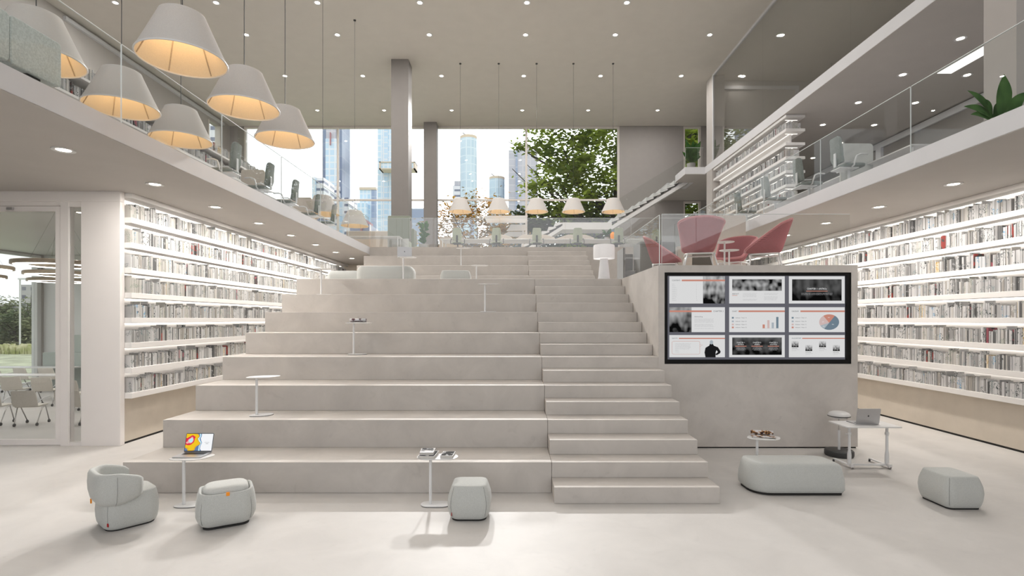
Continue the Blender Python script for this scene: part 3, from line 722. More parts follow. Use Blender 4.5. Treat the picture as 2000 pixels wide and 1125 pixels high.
p = pouf('pouf', 'grey felt pouf standing alone at the right, red tag on its corner seam', (5.355, 6.45, 0), 0, .225, .25, .385, .09, (-.19, -.225), top=.03)
seams(.225, .25, .385, .09, .02, .03, p, ((-1, -1),))
t = thing('bench', 'long low grey felt bench with rounded corners in front of the small magazine table', 'bench', (3.66, 6.985, 0))
RS = (.24, .13, .26, .07); hx, hy, h = .60, .285, .40; R = []
for z, o in ((.022, -.05), (.034, -.026), (.065, -.004), (.13, 0), (.22, -.008), (.30, -.026), (.36, -.044), (.385, -.058), (.396, -.075), (h, -.10)): R.append([(x, y, z) for x, y in rrect4(hx+o, hy+o, [q_+o for q_ in RS])])
for sc_ in (.8, .5, .2): R.append([(x*sc_, y*sc_, h+.006*(1-sc_)) for x, y in rrect4(hx-.1, hy-.1, [q_-.1 for q_ in RS])])
MB().loft(R).build('cushion_body', M['grey'], t, smooth=50)
MB().loft([[(x, y, z) for x, y in rrect4(hx-.035, hy-.035, [q_-.03 for q_ in RS])] for z in (0, .03)]).build('foot_ring', M['black'], t)

# armchair
a = thing('armchair', 'grey felt tub armchair with a wraparound back, seen from behind at the left', 'armchair', (-4.30, 5.86, 0), math.radians(-40)); a.scale = (.88, .88, .94)
pebble(.29, .29, .40, .16, .012, .02).build('seat', M['grey'], a, smooth=50); plinth(.255, .255, .13, a); seams(.29, .29, .40, .16, .012, .02, a, ((1, -1),))
def band():
    path = []; hx = .285; r = .17; yb = -.29; yf = .09
    path.append((-hx, yf, -1, 0))
    for i in range(1, 7): path.append((-hx, yf+(yb+r-yf)*i/6, -1, 0))
    for i in range(1, 9):
        t = PI+PI/2*i/8; path.append((-hx+r+r*math.cos(t), yb+r+r*math.sin(t), math.cos(t), math.sin(t)))
    for i in range(1, 4): path.append((-hx+r+2*(hx-r)*i/4, yb, 0, -1))
    path += [(-x, y, -nx, ny) for x, y, nx, ny in reversed(path[:-2])]
    R = []; N_ = len(path)
    for i, (x, y, nx, ny) in enumerate(path):
        u = i/(N_-1); w_ = abs(2*u-1); fr = max(0, (w_-.55)/.45)
        zb = .295+.075*fr**1.4; zt = .665-.075*fr**1.1
        e = min(1, min(i, N_-1-i)/2.2); e = math.sin(e*PI/2)**.6 if e < 1 else 1
        zm = (zb+zt)/2; hh = (zt-zb)/2*(.74+.26*e); fl = .085*(.35+.65*e)
        sec = [(.0, -1), (.035, -.96), (.062, -.72), (.085, -.2), (.09, .3), (.084, .8), (.07, .95), (.045, 1), (.018, .95), (.004, .75), (-.004, .2), (-.004, -.5)]
        R.append([(x+nx*(o*(.3+.7*e)), y+ny*(o*(.3+.7*e)), zm+hh*v) for o, v in sec])
    return MB().loft(R)
bk = band().build('backrest', M['grey'], a, smooth=55)
MB().tube([(.30, -.19, .30), (.345, -.19, .34), (.373, -.19, .43), (.377, -.19, .54), (.372, -.19, .632)], .002, 5).build('seam', M['seam'], bk)
MB().box(-.21, -.18, -.335, -.322, .262, .315).build('pull_tab', M['orange'], a); MB().prism([(.232, -.262), (.246, -.250), (.241, -.244), (.227, -.256)], .065, .105).build('tag', M['red'], a)

# stool with inset cushion
a = thing('stool', 'grey felt stool with an inset seat cushion and orange tab, beside the laptop table', 'stool', (-3.20, 5.86, 0), math.radians(30))
hx, hy, h = .275, .235, .375
R = []
for z, o in [(.022, -.06), (.034, -.035), (.07, -.005), (h*.35, .018), (h*.55, .02), (h*.8, .006), (h-.012, -.012), (h-.003, -.018), (h, -.026), (h-.004, -.036), (h-.02, -.042), (h-.06, -.045)]:
    rr = rrect(hx+o, hy+o, .14+o, 7)
    dz = lambda x: .022*(abs(x)/hx)**2.2 if z > h*.7 else 0
    R.append([(x, y, z+dz(x)) for x, y in rr])
MB().loft(R).build('body', M['grey'], a, smooth=60); plinth(hx-.05, hy-.05, .09, a); 
for sx in (-1, 1):
    MB().tube([(sx*(hx-.14+(.14+o-.0002)*.66), -(hy-.14+(.14+o-.0002)*.751), z) for z, o in ((.07, -.005), (h*.2, .006), (h*.35, .018), (h*.45, .0195), (h*.55, .02), (h*.68, .0135), (h*.8, .006), (h*.9, -.003))], .0022, 5).build('seam', M['seam'], a)
R = []
for z, s_ in [(h-.06, .93), (h-.02, .99), (h+.015, 1), (h+.04, .95), (h+.055, .86), (h+.063, .7), (h+.068, .4), (h+.07, .1)]:
    R.append([(x*s_, y*s_, z) for x, y in rrect(hx-.055, hy-.06, .11, 7)])
MB().loft(R).build('seat_cushion', M['greyl'], a, smooth=60)
MB().box(-.005, .028, -.2305, -.222, h-.022, h+.018).build('pull_tab', M['orange'], a)

# benches and poufs on the landing
pouf('bench', 'long grey felt bench on the landing, under the table with the closed laptop', (-3.25, 13.5, 3.2), 0, .72, .3, .395, .17, None, top=.07, bulge=0)
pouf('bench', 'grey felt bench on the landing at the far left end, next to the bookcase end', (-4.55, 14.4, 3.2), 0, .48, .3, .36, .14, None, top=.06, bulge=0)
pouf('pouf', 'grey felt pouf on the landing in front of the small round table', (-1.59, 14.6, 3.2), 0, .40, .3, .385, .13, None, top=.03, bulge=.012)

# ---------------------------------------------------------------- side tables
def side_table(label, loc, rz=0, shape='pebble', h=.59, group=None):
    t = thing('side_table', label, 'table', loc, rz, group)
    def foot(sc):
        if shape == 'stadium': return rrect(.25*sc, .135*sc, .134*sc, 8)
        pts = []
        for k in range(40):
            th = 2*PI*k/40; c, s_ = math.cos(th), math.sin(th)
            e = 2/2.9
            x = .215*abs(c)**e*(1 if c > 0 else -1); y = .15*abs(s_)**e*(1 if s_ > 0 else -1)
            pts.append(((x+.28*y)*sc, y*sc))
        return pts
    cx, cy = (.09, .02) if shape == 'pebble' else (.085, .01)
    def plate(sc, prof, ox, oy): return MB().loft([[(x*(1+o)+ox, y*(1+o)+oy, z) for x, y in foot(sc)] for z, o in prof])
    plate(1, [(h-.012, -.05), (h-.008, -.01), (h-.004, 0), (h-.001, -.004), (h, -.015)], cx, cy).build('tabletop', M['white'], t, smooth=40)
    MB().tube([(0, 0, .012), (0, 0, h-.011)], .0185, 16).build('pole', M['whitem'], t, smooth=60)
    b = plate(.72, [(.006, -.02), (.009, 0), (.016, 0), (.018, -.02)], cx*.72, cy); b.build('base_plate', M['whitem'], t, smooth=40)
    plate(.70, [(0, 0), (.006, 0)], cx*.72, cy).build('floor_pad', M['dark'], t)
    return t
ST = 'white side tables on and in front of the steps'
side_table('white side table carrying the open laptop, next to the grey stool', (-3.985, 6.36, 0), 0, group=ST)
side_table('white oval side table carrying three books, behind the cube pouf', (-1.005, 6.38, 0), 0, 'stadium', group=ST)
side_table('empty white side table on the second tier at the left of the steps', (-3.87, 7.93, .8), math.radians(12), group=ST)
side_table('white side table on the fourth tier with a curled magazine on top', (-2.95, 9.72, 1.6), 0, group=ST)
side_table('empty white side table on the sixth tier near the stairs', (-.594, 11.02, 2.4), 0, group=ST)
side_table('empty white side table on the seventh tier close to the left bookcase', (-4.33, 11.85, 2.8), 0, group=ST)
side_table('white side table on the landing carrying a laptop seen from behind', (-2.72, 13.0, 3.2), 0, group=ST)
side_table('empty white side table standing high on the upper tiers below the deck glass', (-1.72, 17.3, 4.0), 0, 'stadium', group=ST)
side_table('empty white side table on the landing behind the small pouf', (-1.05, 15.0, 3.2), 0, 'stadium', group=ST)
side_table('low white side table on the landing, long and thin, behind the long bench', (-3.75, 13.95, 3.2), 0, 'stadium', .40, group=ST)
side_table('white side table with magazines behind the long low bench', (3.44, 7.42, 0), math.radians(-14), group=ST)

# ---------------------------------------------------------------- laptops
def artscreen():
    m = bpy.data.materials.new('contour_wallpaper'); nt, N, L = nodes_of(m)
    out = N.new('ShaderNodeOutputMaterial'); e = N.new('ShaderNodeEmission'); e.inputs[1].default_value = .85; L.new(e.outputs[0], out.inputs[0])
    tc = N.new('ShaderNodeTexCoord'); sp = N.new('ShaderNodeSeparateXYZ'); L.new(tc.outputs['Generated'], sp.inputs[0])
    n = N.new('ShaderNodeTexNoise'); n.inputs['Scale'].default_value = 14; n.inputs['Detail'].default_value = .6; L.new(tc.outputs['Object'], n.inputs['Vector'])
    d = N.new('ShaderNodeVectorMath'); d.operation = 'DISTANCE'; d.inputs[1].default_value = (-.115, -.008, .14); L.new(tc.outputs['Object'], d.inputs[0])
    ma = N.new('ShaderNodeMath'); ma.operation = 'MULTIPLY_ADD'; ma.inputs[1].default_value = .13; L.new(n.outputs[0], ma.inputs[0]); L.new(d.outputs['Value'], ma.inputs[2])
    r = N.new('ShaderNodeValToRGB'); r.color_ramp.interpolation = 'CONSTANT'; r.color_ramp.elements.remove(r.color_ramp.elements[1])
    stops = [(0, (.45, .75, .85)), (.088, (.80, .40, .36)), (.10, (.66, .03, .07)), (.128, (.82, .52, .02)), (.162, (.72, .40, .03)), (.178, (.12, .20, .38))]
    r.color_ramp.elements[0].color = (*stops[0][1], 1)
    for pz, c in stops[1:]:
        el = r.color_ramp.elements.new(pz); el.color = (*c, 1)
    L.new(ma.outputs[0], r.inputs[0])
    w = N.new('ShaderNodeMath'); w.operation = 'MULTIPLY_ADD'; w.inputs[1].default_value = .45; L.new(n.outputs[0], w.inputs[0]); L.new(sp.outputs[0], w.inputs[2])
    r2 = N.new('ShaderNodeValToRGB'); r2.color_ramp.interpolation = 'CONSTANT'; r2.color_ramp.elements.remove(r2.color_ramp.elements[1]); r2.color_ramp.elements[0].color = (0, 0, 0, 1)
    el = r2.color_ramp.elements.new(.72); el.color = (1, 1, 1, 1); L.new(w.outputs[0], r2.inputs[0])
    r3 = N.new('ShaderNodeValToRGB'); r3.color_ramp.interpolation = 'CONSTANT'; r3.color_ramp.elements[0].color = (.55, .80, .88, 1); r3.color_ramp.elements[1].position = .78; r3.color_ramp.elements[1].color = (.12, .2, .38, 1)
    el = r3.color_ramp.elements.new(.82); el.color = (.85, .86, .88, 1); L.new(w.outputs[0], r3.inputs[0])
    mx = N.new('ShaderNodeMix'); mx.data_type = 'RGBA'; L.new(r2.outputs[0], mx.inputs[0]); L.new(r.outputs[0], mx.inputs[6]); L.new(r3.outputs[0], mx.inputs[7])
    L.new(mx.outputs[2], e.inputs[0]); return m
M['art'] = artscreen(); M['keys'] = mat('keyboard_black', (.02, .02, .022), .5, var=.1, scale=60); M['scr'] = mat('dark_display', (.015, .015, .017), .15, var=.02, scale=5)
M['ink'] = mat('dark_ink', (.05, .05, .055), .6, var=.02, scale=9); M['greyink'] = emit('grey_ink', (.45, .45, .46), .6)
def fruit(mb, s, y):
    """small fruit mark on a lid: round body with a notch at one side and a leaf"""
    pts = []
    for k in range(28):
        t = 2*PI*k/28; rr = s*(1-.06*abs(math.cos(t))**8); x = rr*math.cos(t)*.92; z = rr*math.sin(t)
        z -= .16*s*math.exp(-(x/(.3*s))**2)*(1 if z > 0 else -.7)
        dx, dz = x-s*1.12, z-s*.12
        if math.hypot(dx, dz) < s*.42: x -= .30*s*(1-abs(dz)/(s*.42))
        pts.append((x, z))
    mb.yprism(pts, y-.0008, y)
    mb.yprism([(0, s*1.0), (s*.12, s*1.28), (s*.42, s*1.5), (s*.30, s*1.18)], y-.0008, y)
def laptop(label, loc, rz, art=True, ang=14):
    t = thing('laptop', label, 'laptop', loc, rz)      # local: keyboard towards -y, lid at y=0
    MB().prism(rrect(.175, .12, .012, 4, 0, -.12), .003, .013).build('base', M['alu'], t, smooth=40)
    MB().prism(rrect(.17, .115, .01, 3, 0, -.12), 0, .003).build('foot_pad', M['dark'], t)
    MB().box(-.135, .135, -.115, -.02, .013, .0145).build('keyboard', M['keys'], t)
    MB().box(-.06, .06, -.215, -.135, .013, .0135).build('trackpad', M['alu'], t)
    a = math.radians(ang)
    q = MB().yprism([(x, z) for x, z in rrect(.175, .116, .012, 4, 0, .116)], -.006, 0); lid = q.build('lid', M['alu'], t, smooth=40)
    lid.location = (0, .002, .013); lid.rotation_euler = (-a, 0, 0)
    MB().yprism(rrect(.172, .113, .01, 4, 0, .116), -.0075, -.006).build('bezel', M['keys'], lid)
    MB().box(-.166, .166, -.0083, -.0076, .016, .222).build('screen', M['art'] if art else M['scr'], lid)
    if art:
        q = MB(); q.box(.07, .128, -.0088, -.0084, .115, .119); q.box(.085, .118, -.0088, -.0084, .099, .104); q.build('lettering', M['greyink'], lid)
    q = MB(); fruit(q, .0135, 0); o = q.build('emblem', M['ink'], lid); o.location = (0, .0009, .118)
    return t
laptop('open laptop showing a colourful contour picture, on the white side table', (-3.925, 6.545, .59), 0)
laptop('silver laptop seen from behind, standing on the white desk at the right', (5.30, 7.87, .682), PI, False, 10)
laptop('silver laptop seen from behind, on the side table up on the landing', (-2.68, 12.97, 3.79), PI+.15, False, 8)

# ---------------------------------------------------------------- books and magazines on tables
def cover(name, dark, seed, lo=.50, hi=.60):
    m = bpy.data.materials.new(name); nt, N, L = nodes_of(m)
    out = N.new('ShaderNodeOutputMaterial'); b = N.new('ShaderNodeBsdfPrincipled'); L.new(b.outputs[0], out.inputs[0]); b.inputs['Roughness'].default_value = .75; b.inputs['Specular IOR Level'].default_value = .12
    tc = N.new('ShaderNodeTexCoord'); mp = N.new('ShaderNodeMapping'); mp.inputs['Location'].default_value = (seed, seed*.7, 0); L.new(tc.outputs['Object'], mp.inputs[0])
    n = N.new('ShaderNodeTexNoise'); n.inputs['Scale'].default_value = 16; n.inputs['Detail'].default_value = 5; L.new(mp.outputs[0], n.inputs['Vector'])
    r = N.new('ShaderNodeValToRGB'); E_ = r.color_ramp.elements; E_[0].position = lo; E_[0].color = (*dark[0], 1); E_[1].position = hi; E_[1].color = (*dark[1], 1)
    if len(dark) > 2:
        e = E_.new(lo*.5+hi*.5); e.color = (*dark[2], 1)
    L.new(n.outputs[0], r.inputs[0]); L.new(r.outputs[0], b.inputs['Base Color']); return m
M['cov1'] = cover('photo_cover', ((.02, .02, .02), (.50, .50, .50)), 1); M['cov2'] = cover('photo_cover_dark', ((.012, .012, .012), (.55, .55, .55), (.02, .02, .02)), 4.2)
M['cov3'] = cover('magazine_print', ((.03, .02, .025), (.62, .61, .62), (.45, .22, .06)), 2.4, .40, .50); M['cov4'] = cover('magazine_print_plum', ((.10, .05, .06), (.62, .61, .62)), 3.3, .40, .52)
M['lapaper'] = mat('glossy_paper', (.56, .55, .56), .3, var=.05, scale=14)
def flatbook(label, loc, rz, w, d, t, cm, edge='lapaper'):
    o = thing('book', label, 'book', loc, rz)
    q = MB(); q.box(-w/2, w/2, -d/2, d/2, 0, .003); q.box(-w/2, -w/2+.003, -d/2, d/2, .003, t-.003); q.box(-w/2, w/2, -d/2, d/2, t-.003, t); q.build('cover', M[edge], o)
    MB().box(-w/2+.003, w/2-.004, -d/2+.004, d/2-.004, .003, t-.003).build('pages', M['page'], o)
    MB().box(-w/2+.006, w/2-.006, -d/2+.006+(d*.28 if cm == 'cov1' else 0), d/2-.006, t, t+.0006).build('cover_print', M[cm], o)
    return o
TB = .59
flatbook('thick white book at the bottom of the stack on the oval table', (-1.03, 6.40, TB), math.radians(-4), .20, .26, .036, 'cov2')
flatbook('white book with a grey photograph, on top of the stack on the oval table', (-1.045, 6.415, TB+.0372), math.radians(2), .165, .22, .032, 'cov1')
flatbook('black and white photo book lying alone on the right half of the oval table', (-.795, 6.40, TB), math.radians(-3), .15, .21, .034, 'cov2')
def magazine(label, loc, rz, cm, pm='lapaper', w=.30, d=.22):
    o = thing('magazine', label, 'magazine', loc, rz)
    q = MB(); q.box(-w/2, w/2, -d/2, d/2, .0, .006); q.build('pages', M['page'], o)
    R = []                                                  # the cover rolled back over the far edge
    prof = []
    for i in range(19):
        a = -PI/2+i/18*PI*1.65; prof.append((d/2-.035+.03*math.cos(a), .0365+.03*math.sin(a)))
    prof = [(-d/2, .0065), (0, .0065)]+prof
    vs = []; fs = []; n = len(prof)
    for x in (-w/2, w/2):
        vs += [(x, y, z) for y, z in prof]
    for i in range(n-1): fs.append((i, i+1, n+i+1, n+i))
    q = MB(); q.add(vs, fs); c = q.build('curled_cover', M[cm], o, smooth=60)
    s = c.modifiers.new('s', 'SOLIDIFY'); s.thickness = .003; s.offset = 1
    return o
def flatmag(label, loc, rz, cm):
    o = thing('magazine', label, 'magazine', loc, rz)
    MB().box(-.15, .15, -.11, .11, 0, .008).build('pages', M['page'], o); MB().box(-.15, .15, -.11, .11, .008, .0095).build('cover', M[cm], o); return o
flatmag('dark magazine lying underneath the curled one on the fourth tier table', (-2.89, 9.75, 2.19), .06, 'cov2')
magazine('curled white and plum magazine on the side table on the fourth tier', (-2.90, 9.75, 2.20), .02, 'cov4')
flatmag('magazine lying underneath the curled one behind the long bench', (3.53, 7.43, TB), -.35, 'cov1')
magazine('magazine with a curled black and orange cover, on the table behind the long bench', (3.53, 7.44, TB+.0105), -.22, 'cov3')
# ---------------------------------------------------------------- desk, sit-stand stool, floor lamp
d = thing('desk', 'small white desk on castors at the right, with a laptop on top', 'desk', (0, 0, 0))
MB().prism(rrect(.405, .235, .02, 4, 5.285, 7.92), .664, .682).build('desktop', M['white'], d, smooth=40, bevel=.003)
for x in (5.10, 5.67):
    q = MB(); q.tube([(x, 7.98, .07), (x, 7.98, .664)], .019, 14); lg = q.build('leg', M['whitem'], d, smooth=60)
    MB().lathe([(.029, .05), (.029, .20), (.021, .26)], (x, 7.98), 14).build('leg_sleeve', M['whitem'], lg, smooth=50)
    MB().lathe([(.024, .50), (.028, .505), (.028, .54), (.024, .545)], (x, 7.98), 14).build('collar', M['whitem'], lg, smooth=50)
    q = MB(); q.prism([(x-.03, 7.93), (x+.03, 7.93), (x+.022, 8.36), (x-.022, 8.36)], .035, .052); q.build('foot', M['whitem'], d, bevel=.004)
    ca = MB().box(x-.025, x+.025, 7.90, 7.95, .028, .075).build('castor', M['white'], d, bevel=.006)
    q = MB()
    for s in (-1, 1): q.tube([(x+s*.012-.005, 7.92, .022), (x+s*.012+.005, 7.92, .022)], .022, 12)
    q.build('wheel', M['chrome'], ca)
    MB().tube([(x-.02, 8.34, 0), (x-.02, 8.34, .035)], .015, 8).build('glide', M['dark'], d)
MB().box(5.10, 5.67, 7.955, 8.005, .040, .062).build('crossbar', M['whitem'], d, bevel=.004)
MB().tube([(5.10, 7.98, .52), (5.03, 7.96, .52)], .006, 6).build('lever', M['whitem'], d)
t = thing('sit_stand_stool', 'white sit-stand stool on a black disc base, behind the white desk', 'stool', (5.39, 8.70, 0))
MB().lathe([(.20, 0), (.215, .02), (.215, .085), (.20, .10), (.001, .10)], n=32).build('base', M['dark'], t, smooth=40)
MB().tube([(0, 0, .10), (0, 0, .42)], .019, 14).build('outer_pole', M['whitem'], t, smooth=60)
MB().tube([(0, 0, .42), (0, 0, .63)], .011, 12).build('gas_lift', M['chrome'], t, smooth=60)
MB().lathe([(.001, .615), (.10, .62), (.13, .64), (.13, .65), (.001, .65)], n=24, cap0=False).build('seat_plate', M['whitem'], t, smooth=40)
MB().lathe([(.155, .648), (.168, .652), (.168, .662), (.155, .666)], n=32).build('edge_trim', M['dark'], t, smooth=40)
MB().lathe([(.165, .664), (.166, .68), (.145, .71), (.10, .73), (.05, .738), (.001, .74)], n=32, cap0=False).build('seat', M['white'], t, smooth=60)
MB().tube([(.0, .0, .62), (.09, -.02, .61), (.12, -.03, .612)], .005, 6).build('lever', M['chrome'], t)
t = thing('floor_lamp', 'white mushroom-shaped floor lamp standing on the landing at the right end of the stairs', 'lamp', (2.26, 13.1, 3.2))
MB().lathe([(.155, 0), (.150, .02), (.125, .28), (.10, .52), (.098, .56)], n=28).build('stem', M['opal'], t, smooth=50)
MB().loft([[(r*math.cos(2*PI*k/32), r*math.sin(2*PI*k/32), z) for k in range(32)] for r, z in ((.262, .56), (.264, .70), (.262, .88), (.25, .90), (.01, .905))], False, True).build('lamp_shade', M['opal'], t, smooth=40)
MB().ball((0, 0, .72), .05).build('bulb', M['led'], t, smooth=60)

# ---------------------------------------------------------------- the big screen
def photo(name, seed, lo=.004, hi=.55, sc=(3, 3, 3), grad=0.):
    m = bpy.data.materials.new(name); nt, N, L = nodes_of(m)
    out = N.new('ShaderNodeOutputMaterial'); e = N.new('ShaderNodeEmission'); e.inputs[1].default_value = SCREEN; L.new(e.outputs[0], out.inputs[0])
    tc = N.new('ShaderNodeTexCoord'); mp = N.new('ShaderNodeMapping'); mp.inputs['Location'].default_value = (seed, 0, seed*1.3); mp.inputs['Scale'].default_value = sc
    L.new(tc.outputs['Generated'], mp.inputs[0])
    n = N.new('ShaderNodeTexNoise'); n.inputs['Scale'].default_value = 1; n.inputs['Detail'].default_value = 1.2; L.new(mp.outputs[0], n.inputs['Vector'])
    sp = N.new('ShaderNodeSeparateXYZ'); L.new(tc.outputs['Generated'], sp.inputs[0])
    a = N.new('ShaderNodeMath'); a.operation = 'MULTIPLY_ADD'; a.inputs[1].default_value = grad; L.new(sp.outputs[2], a.inputs[0]); L.new(n.outputs[0], a.inputs[2])
    r = N.new('ShaderNodeValToRGB'); r.color_ramp.elements[0].position = .38+grad*.3; r.color_ramp.elements[1].position = .72+grad*.6
    r.color_ramp.elements[0].color = (lo, lo, lo, 1); r.color_ramp.elements[1].color = (hi, hi, hi, 1)
    L.new(a.outputs[0], r.inputs[0]); L.new(r.outputs[0], e.inputs[0]); return m
E_ = lambda n, c: emit(n, c, SCREEN)
M['s_bg'] = E_('screen_grey', (.125, .125, .145)); M['s_white'] = E_('slide_white', (.72, .72, .72)); M['s_red'] = E_('slide_coral', (.57, .25, .19)); M['s_ink'] = E_('slide_ink', (.07, .07, .075))
M['s_txt'] = E_('slide_grey_text', (.42, .42, .43)); M['s_blue'] = E_('slide_slate', (.16, .22, .27)); M['s_pale'] = E_('slide_pale_blue', (.40, .45, .49)); M['s_rose'] = E_('slide_rose', (.62, .47, .45)); M['s_wt'] = E_('slide_white_text', (.85, .85, .85))
M['s_black'] = E_('slide_black', (.012, .012, .013))
dg = None
def text(mb, s, x, z, h, y, align='LEFT', m=None, wide=1.0):
    """letters as flat mesh at height h, baseline z, facing -y"""
    cu = bpy.data.curves.new('t', 'FONT'); cu.body = s; cu.size = h*1.4; cu.align_x = align; cu.resolution_u = 2
    o = bpy.data.objects.new('t', cu); COL.objects.link(o); bpy.context.view_layer.update()
    me = bpy.data.meshes.new_from_object(o.evaluated_get(bpy.context.evaluated_depsgraph_get()))
    vs = [(x+v.co.x*wide, y, z+v.co.y) for v in me.vertices]; fs = [tuple(p.vertices) for p in me.polygons]
    bpy.data.objects.remove(o); bpy.data.curves.remove(cu); bpy.data.meshes.remove(me)
    mb.add(vs, fs, m)
sc = thing('media_screen', 'wide wall screen in a black frame showing nine presentation slides', 'screen', (2.644, 9.31, 1.473))
SW, SH = 3.266, 1.601
q = MB(); f_ = .055; y0, y1 = -.112, -.002
q.box(.003, f_, y0, y1, .003, SH-.003); q.box(SW-f_*1.3, SW-.003, y0, y1, .003, SH-.003); q.box(f_, SW-f_*1.3, y0, y1, .003, .075); q.box(f_, SW-f_*1.3, y0, y1, SH-.055, SH-.003)
q.build('frame', M['frameblack'], sc)
disp = MB().box(f_, SW-f_*1.3, -.058, -.05, .075, SH-.055).build('display', M['s_bg'], sc)
# slide rectangles measured on the photograph's zoomed crop (2000 px = 380 photo px)
def zx(x): return (1290+x*380/2000-CX)*9.252/F-2.644
def zz(y): return H-(525+y*190/1000-CY)*9.252/F-1.473
YS = -.0595
def slide(x0, x1, ya, yb):
    o = MB().box(zx(x0), zx(x1), YS, -.058, zz(yb), zz(ya)).build('slide', M['s_white'], sc); return o
def bar(o, x0, x1, ya, yb, m, name='bar', d=.0016):
    return MB().box(zx(x0), zx(x1), YS-d, YS-d+.0012, zz(yb), zz(ya)).build(name, M[m] if isinstance(m, str) else m, o)
def letters(o, items, m, name='lettering', d=.0032):
    for it in items:
        q = MB(); s, x, y, h = it[:4]; al = it[4] if len(it) > 4 else 'LEFT'
        text(q, s, zx(x), zz(y), h*9.252/F*.19, YS-d, al, M[m], it[5] if len(it) > 5 else 1.0)
        q.build(name, M[m], o)
LOREM = ['Lorem ipsum dolor sit amet con', 'sectetuer adipiscing elit sed di', 'am nonummy nibh euismod tin', 'cidunt ut laoreet dolore magna', 'aliquam erat volutpat ut wisi', 'enim ad minim veniam quis n', 'ostrud exerci tation ullamcor']
X3 = ((91, 662), (706, 1277), (1320, 1893)); Y3 = ((77, 357), (395, 651), (681, 909))
s = slide(*X3[0], *Y3[0]); bar(s, 437, 662, 77, 357, photo('slide_photo', 1.0, grad=.35, sc=(4, 4, 3)), 'picture'); bar(s, 218, 662, 111, 128, 's_red', d=.003)
letters(s, [('CONTENTS', 117, 126, 14, 'LEFT', .84)], 's_ink')
letters(s, [(t_, 117, 161+18.5*i, 9) for i, t_ in enumerate(['Intro', 'About', 'Chapter 1', 'Chapter 2', 'Chapter 3', 'Chapter 4', 'Chapter 5', 'Summary', 'Gallery', 'Contacts'])]+[(str(i+1), 366, 161+18.5*i, 9) for i in range(10)], 's_txt', 'small_print')
s = slide(*X3[1], *Y3[0]); bar(s, 737, 1246, 108, 226, photo('slide_photo_wide', 2.1, hi=.45, sc=(7, 4, 1.5)), 'picture'); bar(s, 736, 790, 273, 277, 's_red')
letters(s, [('ABOUT', 735, 265, 15)], 's_ink'); letters(s, [(LOREM[i], 845, 254+11.5*i, 8) for i in range(4)]+[(LOREM[i], 845, 316+10*i, 8) for i in range(2)]+[(LOREM[i], 1063, 254+12*i, 8) for i in range(2)]+[(LOREM[i+2], 1063, 290+11*i, 8) for i in range(4)], 's_txt', 'small_print')
s = slide(*X3[2], *Y3[0]); p_ = bar(s, 1352, 1861, 108, 328, photo('slide_photo_dark', 3.3, hi=.10, sc=(7, 4, 2), grad=.3), 'picture'); bar(s, 1497, 1716, 227, 233, 's_red', d=.003)
letters(s, [('CHAPTER 1: «INTRO»', 1606, 214, 18, 'CENTER', .84)], 's_wt'); letters(s, [(LOREM[0]+LOREM[1], 1606, 256, 9, 'CENTER'), (LOREM[2]+LOREM[3], 1606, 268, 9, 'CENTER')], 's_txt', 'small_print')
s = slide(*X3[0], *Y3[1]); bar(s, 91, 319, 395, 651, photo('slide_photo_forest', 5.2, hi=.4, sc=(3, 3, 2.5), grad=.4), 'picture'); bar(s, 91, 525, 428, 445, 's_red', d=.003)
letters(s, [('CHAPTER 2', 541, 443, 15), ('Subheading', 348, 497, 11, 'LEFT', 1.2)], 's_ink'); letters(s, [(LOREM[i % 7]+LOREM[(i+3) % 7][:12], 348, 518+11*i+(12 if i > 3 else 0)+(10 if i > 6 else 0), 8) for i in range(8)], 's_txt', 'small_print')
s = slide(*X3[1], *Y3[1]); bar(s, 802, 1277, 428, 445, 's_red')
letters(s, [('CHART', 734, 443, 14, 'LEFT', .86)]+[(f'Indicator / Value / {c}', 769, y, 10) for c, y in zip('ABCD', (508, 545, 577, 607))], 's_ink')
for y, m_ in zip((504, 541, 573, 603), ('s_blue', 's_pale', 's_rose', 's_red')): bar(s, 733, 753, y-9, y+8, m_, 'key')
for x, y, m_ in ((1049, 572, 's_red'), (1097, 528, 's_rose'), (1142, 552, 's_pale'), (1189, 495, 's_blue')): bar(s, x, x+23, y, 611, m_, 'chart_bar')
bar(s, 1042, 1220, 611, 612.5, 's_txt', 'axis')
s = slide(*X3[2], *Y3[1]); bar(s, 1438, 1893, 428, 445, 's_red')
letters(s, [('DIAGRAM', 1348, 443, 14, 'LEFT', .82)]+[(f'Indicator / Value / {c}', 1384, y, 10) for c, y in zip('ABCD', (508, 545, 577, 607))], 's_ink')
for y, m_ in zip((504, 541, 573, 603), ('s_blue', 's_pale', 's_rose', 's_red')): bar(s, 1348, 1368, y-9, y+8, m_, 'key')
def wedge(a0, a1, m_):
    q = MB(); pts = [(1733, 555)]+[(1733+102*math.cos(a0+(a1-a0)*i/24), 548-80*math.sin(a0+(a1-a0)*i/24)) for i in range(25)]
    q.yprism([(zx(x), zz(y)) for x, y in pts], YS-.0018, YS-.0006); q.build('pie_slice', M[m_], s)
R_ = math.radians
wedge(R_(55), R_(126), 's_red'); wedge(R_(126), R_(206), 's_rose'); wedge(R_(206), R_(240), 's_pale'); wedge(R_(240), R_(415), 's_blue')
letters(s, [('44%', 1718, 505, 9), ('28%', 1660, 550, 9), ('90%', 1760, 576, 9), ('12%', 1664, 596, 9)], 's_wt', 'figures')
s = slide(*X3[0], *Y3[2]); bar(s, 189, 662, 710, 722, 's_red')
letters(s, [('QUOTE', 117, 720, 12)], 's_ink'); letters(s, [(LOREM[i], 150, 773+13*i, 9) for i in range(5)]+[('Author', 150, 843, 9), ('Company', 150, 858, 8)], 's_txt', 'small_print')
q = MB(); bub = rrect(1, 1, .2, 5)
pts = [(zx(261+143*x), 0, zz(811-67*y)) for x, y in rrect(1, 1, .18, 5)]
